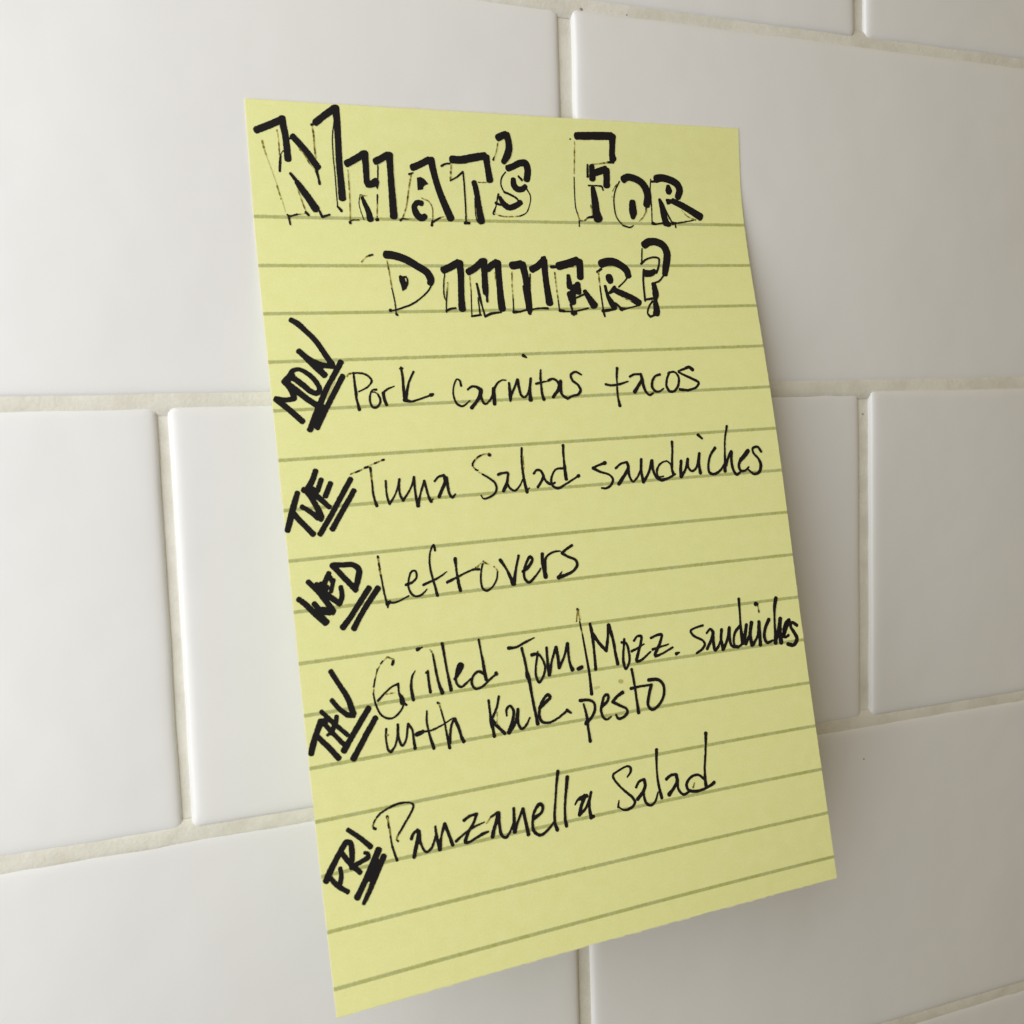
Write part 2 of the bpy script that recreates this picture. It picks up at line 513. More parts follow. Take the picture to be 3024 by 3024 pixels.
# ---------------------------------------------------------------- the writing
# strokes in paper millimetres: kind, then u,v,width triples (M marker, P pen, F dry pen, L faint trace, B filled blot)
INK = '''
@title
M 1.53,5.33,1.23 3.66,4.43,1.23 5.90,3.40,1.23
M 6.27,2.93,1.21 6.39,4.11,1.21 6.65,6.24,1.18 6.77,8.84,1.20 6.80,10.19,1.27
F 5.23,5.09,0.22 5.35,6.61,0.22 5.36,9.36,0.22
P 5.52,9.51,0.34 5.34,10.89,0.47 5.17,12.31,0.40
P 6.10,8.69,0.18 5.76,9.04,0.18 5.53,9.58,0.18
F 2.46,7.12,0.35 2.62,8.10,0.32 2.94,9.54,0.29
L 2.94,9.54,0.19 3.83,12.48,0.19 4.57,15.07,0.19 5.29,17.83,0.19 5.63,19.53,0.19
F 4.50,14.92,0.26 4.80,16.14,0.24 5.03,17.21,0.22
M 7.88,6.06,1.09 9.19,7.51,1.16 10.64,9.29,1.20 12.08,11.41,1.23
P 7.30,6.52,0.28 8.01,6.48,0.28
F 8.83,8.14,0.23 9.84,9.33,0.21 10.68,10.84,0.20 11.71,12.04,0.20
P 11.80,11.96,0.56 12.04,13.12,0.43 12.22,14.33,0.46
M 12.16,3.53,1.21 13.85,2.18,1.18 15.79,0.80,1.24
M 16.05,0.58,1.38 16.17,2.98,1.21 16.14,6.10,1.17 16.06,10.79,1.18 16.17,13.92,1.25 16.21,16.83,1.35
P 15.62,3.17,0.21 15.13,5.84,0.21 15.03,9.27,0.21 15.14,12.39,0.21 15.17,15.52,0.21 15.22,18.20,0.21
P 15.21,18.28,0.37 15.88,19.06,0.51
F 11.50,3.92,0.26 11.70,5.54,0.26 11.69,7.86,0.26 11.80,9.71,0.26
P 11.42,3.88,0.42 11.70,3.81,0.42
P 7.05,12.64,0.49 7.87,13.73,0.66
M 8.08,14.10,0.92 8.93,15.39,1.19 10.08,17.07,1.30 11.21,18.90,1.41
P 11.83,19.24,0.40 12.23,20.26,0.47
P 12.23,20.26,0.47 13.63,19.83,0.34
F 8.14,15.42,0.23 8.77,17.58,0.23 9.41,19.61,0.23
P 9.29,19.45,0.43 9.77,19.99,0.44
P 5.90,20.00,0.33 6.35,20.23,0.32 7.67,19.88,0.31
P 6.17,20.23,0.42 6.32,21.76,0.32
M 17.42,10.55,1.27 18.81,9.82,1.21 20.70,8.63,1.22
M 20.90,8.48,1.33 20.98,10.60,1.17 20.98,13.84,1.07
M 21.03,14.11,1.20 21.83,14.05,1.24 22.83,13.51,1.30
P 22.80,14.02,0.85 22.91,14.89,0.17
F 17.54,11.67,0.21 17.59,14.66,0.21 17.53,17.83,0.21 17.33,20.88,0.21
P 17.25,21.24,0.25 17.53,20.83,0.23 19.02,20.69,0.21
P 17.24,21.13,0.44 17.33,21.30,0.44
M 22.84,9.93,1.26 24.13,9.28,1.20 25.26,8.60,1.20
M 25.55,8.59,1.36 25.60,11.22,1.15 25.65,14.41,1.22 25.69,17.62,1.33 25.69,19.94,1.40
P 23.30,10.67,0.28 23.14,13.05,0.28
P 22.87,15.96,0.30 22.74,17.70,0.27
F 22.74,17.70,0.27 22.47,20.46,0.27
P 22.38,20.59,0.58 22.62,20.55,0.58
M 19.93,16.49,0.58 20.41,17.75,0.86 20.96,19.19,1.06 21.18,20.61,1.22
P 19.58,16.10,0.16 19.27,17.62,0.17 19.55,19.22,0.17 19.96,20.67,0.17
P 19.55,16.05,0.19 20.86,16.22,0.13
F 20.86,16.22,0.16 19.87,16.17,0.16
F 7.64,19.93,0.16 9.24,19.69,0.16
M 29.91,10.77,1.28 31.45,10.12,1.22 33.23,9.20,1.23
M 33.65,9.15,1.41 34.12,11.72,1.24 34.83,14.45,1.25 35.86,17.37,1.37 36.91,20.09,1.49
F 29.63,12.03,0.27 29.06,14.30,0.27 28.31,17.88,0.27 27.45,20.03,0.26
P 29.20,11.99,0.38 30.08,11.70,0.19
P 26.95,20.62,0.44 27.35,20.28,0.36 28.11,20.35,0.23
F 28.02,20.35,0.17 29.74,20.29,0.17
B 30.67,12.58,0.00 31.40,12.42,0.00 32.07,12.72,0.00 32.48,13.15,0.00 32.90,13.70,0.00 32.35,13.88,0.00 31.90,14.21,0.00 31.78,14.73,0.00 30.69,14.90,0.00
M 31.38,17.32,1.04 30.50,17.21,0.99 29.86,17.93,1.04 29.96,18.83,1.23 30.31,19.56,1.31 31.13,20.10,1.25 31.85,19.70,1.06
F 31.42,16.34,0.21 32.76,16.96,0.21 33.36,18.09,0.21 33.27,20.25,0.21
P 32.98,21.46,0.51 33.19,20.59,0.38
P 33.32,20.79,0.39 34.89,19.89,0.29
F 34.89,19.89,0.16 35.94,19.62,0.16
M 37.77,8.96,1.38 39.53,9.00,1.43 41.86,8.53,1.42 44.54,8.03,1.37
M 44.78,8.22,1.39 45.00,10.18,1.21 45.16,11.33,1.28 45.34,12.61,1.39
P 35.63,10.27,0.41 36.49,9.85,0.37 37.38,9.74,0.32
F 37.63,9.89,0.32 37.29,12.91,0.32
P 37.30,12.91,0.29 38.65,12.21,0.29
P 38.65,12.21,0.32 39.85,11.22,0.39
P 39.94,11.19,0.32 40.05,13.96,0.32 40.04,18.11,0.32 39.90,20.84,0.32
P 39.66,20.88,0.51 40.55,20.90,0.51
M 42.06,13.08,1.05 42.49,15.05,1.09 42.75,17.71,1.20 43.05,20.58,1.43
P 42.06,16.06,0.22 41.98,18.40,0.22 42.16,20.43,0.22 42.74,21.02,0.22
F 42.87,13.05,0.15 44.67,13.00,0.15
M 47.40,4.51,1.36 48.24,4.10,1.29 49.14,3.76,1.26
M 49.24,3.81,1.38 49.60,5.20,1.30 49.60,6.53,1.38 49.11,7.88,1.40 48.32,9.07,1.03
F 47.34,5.47,0.21 46.98,6.97,0.21 46.31,8.57,0.21
P 46.36,8.32,0.28 46.23,8.69,0.42
M 49.18,10.20,1.24 50.30,9.79,1.21 51.81,9.13,1.25 53.01,9.16,1.36 53.38,10.38,1.35 53.10,12.23,1.33
M 50.29,12.24,1.04 50.31,13.32,1.23 51.01,14.07,1.17 52.12,14.04,1.09 52.80,13.51,0.95
P 51.35,11.62,0.37 52.11,12.34,0.44
P 48.69,10.91,0.27 47.85,11.98,0.28 47.63,13.40,0.30 48.21,14.72,0.30
P 48.21,14.72,0.42 49.82,15.35,0.41 50.88,16.00,0.37 51.17,16.58,0.30
M 51.58,16.62,1.04 50.61,17.23,1.10 49.10,17.70,1.14 48.05,17.12,1.15 47.20,15.75,0.74
P 47.00,15.17,0.39 46.65,16.27,0.29 46.28,17.63,0.25 45.95,18.32,0.39 45.75,19.00,0.57
P 46.33,16.87,0.53 47.31,17.27,0.36
F 45.91,18.83,0.25 46.96,19.32,0.25 48.95,19.49,0.24 51.17,19.34,0.24
P 51.17,19.34,0.27 52.53,18.70,0.22 53.40,17.13,0.22 53.71,15.41,0.24 53.08,14.11,0.26
M 64.22,3.34,1.40 66.35,3.24,1.48 69.28,3.10,1.52 72.08,3.03,1.49
M 72.28,3.02,1.51 72.13,5.21,1.27 72.02,6.60,1.32 72.17,7.54,1.57
P 72.19,8.06,0.69 70.75,8.29,0.34
F 70.79,8.29,0.27 69.40,8.51,0.27 67.43,8.76,0.27
F 63.74,4.47,0.25 63.59,7.29,0.25 63.38,10.70,0.25
P 63.35,11.38,0.23 63.29,14.99,0.23 63.34,17.60,0.23 63.71,18.86,0.24
F 63.71,18.86,0.26 64.00,19.88,0.26 64.75,20.05,0.23 66.18,19.31,0.23
P 63.86,20.06,0.27 63.79,21.17,0.27
P 65.58,19.47,0.24 66.28,19.28,0.42 66.97,19.23,0.53
P 62.80,4.04,0.27 62.88,4.03,0.27
M 67.34,9.11,1.14 67.37,10.22,1.22 67.41,11.62,1.38
M 67.65,10.52,1.26 69.14,10.02,1.36 70.44,9.59,1.37
M 70.57,9.76,1.47 70.59,11.31,1.39 70.53,12.18,1.39 70.55,12.84,1.51
P 66.40,8.88,0.39 66.32,11.20,0.47
P 66.43,12.96,0.31 68.62,12.93,0.24
P 68.62,12.93,0.29 69.40,13.08,0.38 69.67,13.77,0.28
M 67.38,13.40,0.99 67.66,15.75,1.46 67.83,18.40,1.67 68.10,19.60,1.96
F 66.69,16.83,0.24 66.85,18.80,0.24
M 74.34,11.50,1.50 75.26,11.02,1.39 77.06,11.28,1.37 78.64,12.14,1.47 79.53,13.49,1.57 79.80,14.92,1.63 79.34,16.55,1.51
P 79.32,16.73,0.24 79.15,17.55,0.40
P 73.42,11.92,0.27 72.43,13.69,0.27 71.95,15.64,0.28 71.95,17.42,0.28 72.27,19.21,0.28 73.49,20.85,0.29
P 73.49,20.85,0.34 75.04,21.25,0.28 75.92,20.87,0.21
M 76.16,15.99,1.33 76.08,17.34,1.62 76.12,18.24,1.65 75.94,19.24,1.00
F 79.24,17.63,0.25 78.28,19.10,0.24 77.29,19.94,0.23
F 72.79,12.46,0.17 71.72,13.89,0.17
F 71.50,15.04,0.25 71.58,15.04,0.25
M 81.95,11.12,1.61 83.20,10.90,1.50 85.04,11.19,1.47 86.87,12.07,1.54 87.42,13.27,1.55 86.85,14.78,1.37
P 80.70,11.72,0.46 81.62,11.66,0.46
P 80.72,11.24,0.27 80.48,13.29,0.27 80.53,16.88,0.27 80.34,19.99,0.27
P 80.42,20.30,0.66 81.18,20.49,0.43
P 81.18,20.49,0.33 82.73,20.24,0.33
M 84.72,12.54,0.92 84.81,13.49,1.54 84.76,13.85,1.28
P 84.24,15.44,0.63 85.16,15.54,0.64
P 84.40,15.98,0.71 85.37,15.59,0.72
M 85.58,15.57,1.22 87.78,16.51,1.36 90.15,17.79,1.51 91.85,18.79,1.70
M 82.51,15.30,0.67 82.99,16.83,1.26 83.28,19.02,1.38 83.60,20.34,1.52
P 83.57,17.18,0.38 84.41,19.00,0.38 85.09,20.28,0.38
P 85.10,20.25,0.74 86.34,20.19,0.26
P 86.34,20.19,0.33 88.25,19.87,0.29 90.64,19.42,0.26
P 85.67,20.28,0.34 85.73,21.11,0.34
F 87.47,17.47,0.27 88.79,18.74,0.27 90.63,19.50,0.26
P 83.87,20.52,0.95 84.29,20.44,0.95
M 23.47,27.16,1.49 24.89,27.29,1.48 27.18,28.05,1.45 29.42,29.40,1.40 31.10,30.56,1.41 31.62,31.59,1.44 31.70,32.10,1.38 31.49,32.75,1.21
P 31.81,32.96,0.26 30.95,34.15,0.33 29.42,35.50,0.29 27.58,36.68,0.36 25.82,37.33,0.33 24.42,37.74,0.30 23.23,37.97,0.30
P 23.20,37.89,0.62 23.31,37.84,0.62
F 23.60,28.37,0.24 23.79,30.55,0.24 23.97,33.59,0.24
P 23.97,33.59,0.24 24.25,36.30,0.24 24.24,38.66,0.24
P 24.24,38.58,0.42 24.44,38.77,0.42
F 18.77,28.55,0.25 19.51,27.72,0.25 20.29,27.38,0.26
P 20.29,27.38,0.36 20.97,27.18,0.36
B 25.53,31.31,0.00 25.85,31.03,0.00 26.26,31.30,0.00 26.63,31.23,0.00 27.04,31.25,0.00 27.34,31.91,0.00 27.28,32.76,0.00 26.73,33.78,0.00 25.92,34.21,0.00 25.74,32.92,0.00 25.54,32.24,0.00
L 26.81,31.78,0.24 26.86,32.25,0.24
M 34.34,30.15,1.33 35.81,29.54,1.36 37.49,28.60,1.29
M 37.77,28.64,1.43 37.75,31.26,1.24 37.42,34.73,1.20 37.27,36.80,1.31 37.24,37.88,1.42
P 34.54,30.91,0.24 34.13,32.97,0.25 34.00,35.55,0.27 34.34,36.21,0.29
F 34.93,32.63,0.28 34.63,34.35,0.28
P 34.63,34.35,0.26 34.20,36.76,0.26 34.04,38.40,0.26
P 34.04,38.14,0.43 35.02,37.72,0.40 35.94,37.65,0.38
M 39.30,30.54,1.30 40.73,29.74,1.29 42.46,28.35,1.27
M 42.72,28.23,1.41 42.55,31.28,1.19 42.40,33.38,1.26 42.37,34.78,1.08
P 42.54,35.13,0.54 42.46,36.39,0.43
M 43.32,29.89,1.24 44.19,29.22,1.27 45.31,28.56,1.27
M 45.56,28.59,1.42 45.48,31.29,1.28 45.39,34.45,1.31 45.35,36.21,1.42 45.38,37.94,1.50
F 39.55,31.44,0.27 39.47,34.40,0.27
P 39.47,34.40,0.25 39.19,37.35,0.25 39.03,39.35,0.25
P 39.01,39.26,0.41 40.88,39.03,0.41
P 40.81,32.84,0.44 41.02,34.76,0.55 41.38,37.56,0.36 41.72,39.40,0.44
P 40.70,35.63,0.25 40.73,39.03,0.36
P 41.72,39.40,0.44 43.01,38.81,0.51 45.05,38.58,0.35
F 44.75,30.59,0.22 44.72,32.34,0.22
M 48.40,29.22,1.54 49.41,29.12,1.53 50.45,28.87,1.45
M 50.67,28.90,1.47 51.03,31.67,1.35 51.08,34.87,1.34 50.96,38.15,1.33
M 52.49,30.04,1.37 53.82,29.37,1.33 55.06,28.33,1.30
M 55.33,28.12,1.40 55.24,31.33,1.25 55.30,34.73,1.33 55.41,36.97,1.52
P 54.96,27.73,0.62 55.55,27.55,0.62
F 48.29,30.42,0.27 47.97,33.42,0.27 47.86,35.89,0.27
P 47.86,35.89,0.27 47.65,38.36,0.27
P 47.62,38.57,0.60 48.95,38.53,0.42
P 48.95,38.53,0.35 50.40,38.20,0.35
P 52.04,30.96,0.28 51.68,33.81,0.28
M 50.48,33.44,0.75 50.75,36.99,0.90 51.00,38.24,1.12 50.91,38.95,0.73
P 51.33,38.16,0.35 52.98,37.92,0.36 54.87,37.95,0.47
M 58.25,29.37,1.61 60.37,28.83,1.58 62.45,28.18,1.58
M 62.94,28.36,1.51 62.85,30.28,1.39 62.69,31.73,1.42
P 56.69,29.49,0.58 57.73,29.49,0.58
F 57.30,30.62,0.27 57.25,33.86,0.27 57.29,36.37,0.27
P 57.29,36.37,0.27 57.33,38.53,0.27
M 60.15,31.26,0.77 60.14,33.16,1.19 60.14,33.70,1.23
M 60.36,33.92,1.12 62.06,33.32,1.05
M 61.95,32.99,1.16 61.88,34.84,1.23
M 59.93,34.96,1.25 60.25,36.05,1.52 60.39,36.87,1.40
M 60.72,34.47,1.18 60.52,36.42,1.14
P 61.32,35.88,0.38 62.94,35.22,0.38
M 63.26,34.55,0.92 63.99,35.92,1.24 64.91,37.53,1.68
P 57.34,38.44,0.63 58.30,38.58,0.52
P 58.29,38.65,0.29 60.36,38.67,0.31 61.91,38.43,0.33 63.53,38.06,0.35
P 59.83,37.31,0.47 60.21,39.48,0.35
P 59.97,39.03,0.86 60.60,38.95,0.86
F 59.50,29.64,0.25 62.01,29.37,0.25
M 67.62,28.87,1.67 68.88,28.51,1.66 70.45,28.47,1.61 72.29,29.39,1.53 73.19,30.32,1.52 73.42,31.46,1.34
P 66.56,30.57,0.46 67.56,29.93,0.46
P 73.40,31.61,0.32 72.21,32.71,0.32 70.92,33.73,0.32
F 66.84,30.66,0.31 66.78,33.58,0.31
P 66.78,33.58,0.33 66.79,36.50,0.33 66.83,38.88,0.33
M 69.02,31.49,1.44 69.15,32.23,1.56 69.19,32.65,1.20
M 69.64,34.25,1.14 71.46,35.14,1.34 73.65,36.27,1.48 75.00,37.14,1.49
P 68.66,34.97,0.46 70.00,33.76,0.71
P 68.77,34.88,0.64 70.01,34.35,0.64
M 67.90,33.50,0.60 68.23,35.61,0.80 68.96,37.27,1.33 69.36,38.16,1.21
P 69.64,37.13,0.48 70.43,37.84,0.49 70.95,38.59,0.49
P 70.69,38.36,0.73 72.07,38.28,0.40
P 72.08,38.24,0.29 73.39,37.99,0.29 74.66,37.69,0.29
P 66.66,38.69,0.65 68.04,38.54,0.56 69.33,38.34,0.47
P 66.78,38.70,0.55 66.92,39.83,0.36
F 71.53,36.02,0.24 73.19,36.75,0.24
M 77.83,24.92,1.57 78.96,24.32,1.59 80.58,24.23,1.55 82.27,25.02,1.59 82.90,26.61,1.58 82.50,28.67,1.56 81.75,31.14,1.23
P 77.29,25.69,0.32 76.84,28.66,0.32
P 76.63,28.88,0.46 77.96,27.95,0.39 79.73,27.51,0.37 80.81,27.77,0.46 80.82,28.66,0.40 80.35,29.97,0.43 79.82,30.81,0.49
M 77.33,30.93,1.46 78.64,30.90,1.31 79.55,30.43,1.00
P 77.07,30.14,0.48 76.65,32.19,0.44 76.39,36.74,0.44
P 76.35,36.50,0.40 78.12,36.26,0.48
P 81.37,31.47,0.37 80.19,32.59,0.36 78.50,33.13,0.36
M 78.86,33.14,0.95 78.97,34.26,1.23 78.97,35.56,1.41 78.75,36.46,0.88 78.70,37.80,1.30 78.71,38.73,1.40 78.51,39.51,1.49
P 78.03,36.86,0.44 76.97,38.14,0.34 76.57,39.43,0.36 77.06,40.11,0.45
P 77.06,40.11,0.43 77.94,39.83,0.43
@mon
M 4.94,58.08,1.09 2.78,55.80,1.06 0.64,53.79,1.06
M 0.64,53.76,1.02 2.43,54.00,0.89 3.82,53.88,0.95
M 3.82,53.88,1.03 3.70,52.78,1.11 3.14,51.48,1.16 2.34,50.57,1.07
M 2.60,50.78,1.23 4.86,52.84,1.17 6.57,54.36,1.08 8.09,55.47,1.15
M 3.63,49.73,1.03 3.90,48.94,0.92 5.00,48.50,0.75 6.48,49.20,0.86 7.89,50.71,0.92 8.54,52.35,0.95 7.96,53.05,0.96 6.91,52.64,1.02 5.49,51.29,1.08 4.06,50.10,1.08 3.38,49.89,1.11
M 2.81,50.50,1.28 3.94,49.46,1.28
M 9.75,49.80,1.20 7.89,47.78,1.16 6.63,46.28,1.09 5.53,45.14,1.03
M 5.53,45.11,0.96 7.07,46.62,1.06 9.15,47.76,1.03 11.51,48.20,0.99
M 7.04,46.86,1.16 9.23,48.48,1.10
M 11.28,47.82,1.10 10.28,46.07,1.03 8.68,43.24,1.00 7.13,41.44,1.00 5.86,40.11,1.07 4.72,39.34,0.97
M 5.60,39.88,1.10 6.44,40.61,1.10
M 12.95,47.38,1.06 11.48,49.71,0.99 9.38,53.03,1.05 6.01,59.70,1.07
M 12.98,50.01,1.00 11.12,53.03,0.99 9.20,56.17,0.93 7.32,59.39,0.98
M 9.10,55.60,1.11 6.80,58.85,1.10
L 11.34,51.00,0.25 10.57,52.27,0.25 9.65,54.18,0.25
@pork
P 15.00,49.51,0.39 15.00,51.97,0.45 15.06,53.28,0.55 15.01,54.10,0.45 15.18,55.41,0.49 15.33,56.40,0.65
F 13.74,50.20,0.31 14.00,49.77,0.32 14.86,49.54,0.32
P 14.86,49.54,0.30 15.51,49.56,0.36 16.79,49.74,0.37 17.77,50.35,0.41 18.18,51.15,0.39 17.32,52.23,0.32 15.60,53.06,0.29
P 18.88,52.83,0.46 18.09,52.92,0.32 17.59,53.89,0.38 17.46,55.03,0.43 17.86,56.10,0.44 18.72,56.04,0.41 19.40,54.96,0.46 19.10,53.79,0.40
P 19.10,53.79,0.27 18.66,53.38,0.27 17.94,53.21,0.27
P 20.09,53.51,0.60 20.15,54.66,0.57 20.45,55.77,0.60
P 20.13,53.43,0.45 20.85,52.88,0.38 22.27,52.34,0.23
P 23.97,48.84,0.44 24.07,50.85,0.47 23.97,53.18,0.54 24.04,54.84,0.67
P 26.25,49.73,0.42 25.14,51.73,0.42 24.49,53.70,0.56 24.14,54.85,0.72
P 23.92,55.00,0.71 25.21,55.36,0.43 26.59,55.05,0.36 28.96,54.37,0.36
P 23.66,49.08,0.30 24.29,49.02,0.30
P 29.01,54.32,0.72 29.49,54.17,0.49
P 35.16,52.78,0.49 35.01,51.79,0.36 34.50,51.46,0.33 33.86,52.42,0.30 33.44,54.10,0.34 33.64,55.63,0.39 34.22,56.50,0.46 35.06,56.71,0.36 36.53,55.73,0.23
P 36.37,53.58,0.40 37.26,53.01,0.43 38.16,53.11,0.45
P 38.16,53.11,0.47 38.91,53.83,0.79 38.59,54.93,0.68 37.75,56.08,0.60 36.71,57.13,0.70
P 39.03,53.58,0.53 38.90,55.28,0.46 39.29,56.41,0.47 39.80,56.50,0.38
P 39.80,56.50,0.37 40.71,55.62,0.37 41.51,53.94,0.34
P 41.55,53.60,0.64 41.45,54.63,0.74 41.43,55.66,0.71 41.38,56.61,0.64
P 41.60,53.78,0.51 42.42,52.64,0.40 43.48,52.03,0.30 44.24,52.08,0.24
P 44.81,52.67,0.47 44.75,54.60,0.61 44.73,55.47,0.68 44.64,56.18,0.46
P 44.80,55.21,0.55 45.78,53.61,0.41 46.57,52.12,0.52
P 46.61,52.09,0.62 46.74,53.83,0.51 47.01,55.22,0.48 47.59,55.60,0.41 48.36,54.94,0.38 48.95,53.58,0.46 49.38,51.94,0.50
P 49.33,52.02,0.47 48.89,54.27,0.54 48.79,56.14,0.80
P 48.42,47.30,0.67 49.04,47.74,0.33
P 51.65,50.33,0.36 51.42,51.76,0.48 51.34,53.15,0.44 51.33,55.07,0.52 51.55,56.20,0.67
P 50.33,53.04,0.45 51.42,52.81,0.45 52.62,52.65,0.24
P 52.96,52.52,0.51 53.93,52.21,0.46 54.75,52.70,0.49 55.19,53.49,0.71 54.89,54.36,0.78 54.24,55.03,0.59 53.54,55.84,0.62
P 55.49,52.71,0.66 55.27,54.02,0.75 55.48,55.44,0.49 56.52,56.29,0.52
P 56.52,56.29,0.48 57.67,55.78,0.41 58.82,55.56,0.48 59.50,54.74,0.56 59.08,53.66,0.46 58.01,52.64,0.50 57.84,51.57,0.47 58.90,50.99,0.43 60.05,51.60,0.41
P 68.00,50.58,0.57 67.65,52.41,0.42 67.54,53.66,0.31 67.37,55.09,0.42 67.35,56.88,0.43 67.42,57.41,0.50 67.50,58.20,0.66
P 65.04,53.77,0.48 66.18,54.03,0.43 68.13,53.86,0.46 70.02,53.37,0.28
P 70.51,52.43,0.46 71.50,52.02,0.43 73.03,52.01,0.44
P 73.03,52.01,0.51 73.10,53.08,0.57 72.12,54.40,0.62 71.13,55.58,0.73
P 73.27,53.00,0.51 73.28,54.45,0.60 73.68,55.73,0.52 74.32,56.39,0.44 75.24,56.02,0.42
P 77.28,52.25,0.50 76.12,52.60,0.43 75.37,53.63,0.50 75.21,54.93,0.52 75.84,55.68,0.50 76.79,55.69,0.43 77.66,55.18,0.32
P 79.17,52.05,0.43 80.60,51.83,0.42 81.41,52.78,0.49 81.23,54.43,0.54 80.08,55.80,0.50 79.02,55.83,0.55 78.47,54.67,0.52 78.86,53.04,0.46 79.56,51.88,0.45
P 84.91,51.54,0.73 84.15,50.97,0.64 82.89,51.33,0.50 81.58,51.72,0.39
P 81.59,51.91,0.43 82.88,52.62,0.47 84.56,53.46,0.55 85.84,54.29,0.54 85.19,55.22,0.47 83.18,55.80,0.50
P 83.18,55.80,0.49 81.38,55.53,0.60
@tue
M 2.73,70.67,0.94 1.80,73.05,1.09 0.96,75.45,1.09 0.33,77.21,0.99
M 1.65,74.28,1.01 3.16,76.27,0.99 4.77,78.25,1.02
M 3.20,73.17,0.87 4.60,74.22,0.87 5.89,75.46,1.00
M 4.21,70.45,0.90 5.26,72.25,0.97 6.13,74.35,1.15 6.38,75.50,1.24
M 5.73,75.18,1.03 6.46,75.71,1.03
M 3.77,70.23,1.03 5.67,71.27,1.04 8.09,73.74,0.88
M 6.29,67.00,0.98 5.55,68.67,1.01 4.55,70.16,1.10
M 7.12,68.63,0.89 6.22,70.68,0.92
M 8.70,69.41,0.93 7.52,71.73,0.99
M 4.56,70.01,1.35 5.72,70.72,1.35
M 12.38,68.93,0.97 10.28,72.03,0.96 8.05,75.38,0.96 5.88,78.35,0.98
M 12.76,71.04,0.97 11.26,73.22,0.97 9.78,75.30,0.96 8.15,77.66,1.05
@tuna
F 12.44,68.10,0.24 13.60,67.68,0.24
P 13.42,67.83,0.31 14.25,67.53,0.35
F 14.25,67.53,0.28 15.10,67.14,0.28
P 15.10,67.14,0.41 15.76,66.97,0.41
F 16.03,66.76,0.27 17.12,66.40,0.27
P 17.03,66.44,0.32 17.54,66.28,0.32
F 17.54,66.28,0.25 18.38,65.99,0.25
P 18.43,65.96,0.38 18.80,65.90,0.38
P 16.14,67.22,0.48 16.15,68.18,0.39
F 16.15,68.18,0.32 16.13,69.79,0.32
P 16.17,69.47,0.32 16.15,71.71,0.39
P 16.15,71.71,0.39 16.26,72.84,0.42 16.59,74.20,0.58
P 18.70,69.79,0.42 18.61,72.06,0.36 18.75,73.20,0.42 18.98,74.05,0.46
P 18.98,74.05,0.42 20.21,72.35,0.32 20.86,70.95,0.36 21.27,69.65,0.45
P 21.23,69.68,0.43 21.05,71.29,0.39 21.10,72.58,0.43 21.55,73.59,0.53
P 21.55,73.59,0.45 22.89,71.92,0.36 23.61,70.67,0.36 24.03,69.48,0.46
P 24.03,69.48,0.50 23.98,71.68,0.43 24.05,73.47,0.50 24.23,74.81,0.70
P 24.27,74.70,0.53 25.00,72.41,0.36 25.90,70.36,0.43
P 25.90,70.32,0.50 26.20,72.17,0.44 26.46,73.50,0.47 26.80,74.21,0.64
P 26.72,74.21,0.23 27.22,73.79,0.23
P 27.86,70.54,0.39 28.66,69.78,0.39 29.73,69.57,0.52
P 29.85,69.75,0.61 29.89,70.82,0.67 29.26,71.92,0.60 28.37,73.46,0.59
P 30.24,70.02,0.51 30.27,71.51,0.51 30.41,73.00,0.48 30.88,73.79,0.49 31.56,73.22,0.30
P 38.99,66.26,0.62 39.19,66.34,0.62
F 38.80,66.10,0.27 37.89,66.16,0.27 37.34,66.34,0.26
P 37.34,66.34,0.36 36.69,66.65,0.30
F 36.69,66.65,0.30 36.02,67.17,0.30
P 36.06,67.14,0.30 35.57,67.81,0.37 35.56,68.17,0.42
F 35.69,68.52,0.28 36.15,69.02,0.28
P 36.02,68.92,0.34 36.45,69.14,0.31
F 36.64,69.52,0.27 37.59,70.05,0.27
P 37.26,69.90,0.34 38.55,70.78,0.38 39.57,71.77,0.42 39.74,72.82,0.42 39.24,73.75,0.40 37.94,74.40,0.40 36.92,74.50,0.30 36.51,73.84,0.21
P 40.37,70.22,0.50 40.93,69.99,0.43
P 40.84,70.02,0.40 42.34,70.03,0.45 42.19,70.96,0.46
P 42.20,70.88,0.42 41.98,71.78,0.55 41.05,73.39,0.62
P 42.00,71.95,0.46 42.43,72.91,0.42 43.34,73.50,0.43 44.31,72.83,0.38 45.31,71.36,0.28
P 45.76,65.44,0.43 45.45,67.98,0.43 45.45,70.52,0.50 45.56,72.22,0.57 45.81,73.96,0.61
F 45.86,66.98,0.21 45.72,69.52,0.21
P 45.70,73.84,0.27 46.37,73.21,0.27
P 47.61,70.50,0.44 48.26,69.90,0.44 49.01,70.01,0.50 49.56,71.07,0.51
P 49.56,71.07,0.53 49.09,71.97,0.49 48.10,73.19,0.52
P 49.46,71.15,0.47 49.97,72.21,0.47 50.89,72.82,0.48 51.74,72.60,0.44
P 54.35,65.43,0.55 54.17,67.36,0.44 54.13,69.08,0.51 54.12,70.28,0.66 54.15,72.07,0.70
P 54.00,69.93,0.51 52.25,70.01,0.37 51.44,70.95,0.42 51.00,72.11,0.47 51.21,73.15,0.47 52.18,73.71,0.51 53.88,73.05,0.41 56.84,71.61,0.38
P 56.68,71.67,0.68 56.87,71.62,0.68
P 62.73,69.49,0.59 61.66,69.73,0.45 60.00,70.26,0.41
P 60.08,70.32,0.65 61.39,71.11,0.47 63.36,71.89,0.40 64.00,72.81,0.49 63.47,73.90,0.46 62.30,74.48,0.45 61.38,74.35,0.35
P 62.54,69.51,0.72 62.78,69.46,0.72
P 64.91,70.69,0.49 66.05,69.89,0.42 67.33,69.62,0.45
P 67.42,69.67,0.58 67.65,70.53,0.61 66.99,71.71,0.66 65.14,73.85,0.72
P 67.66,70.44,0.57 67.65,72.46,0.50 68.33,73.60,0.42 69.51,72.63,0.39
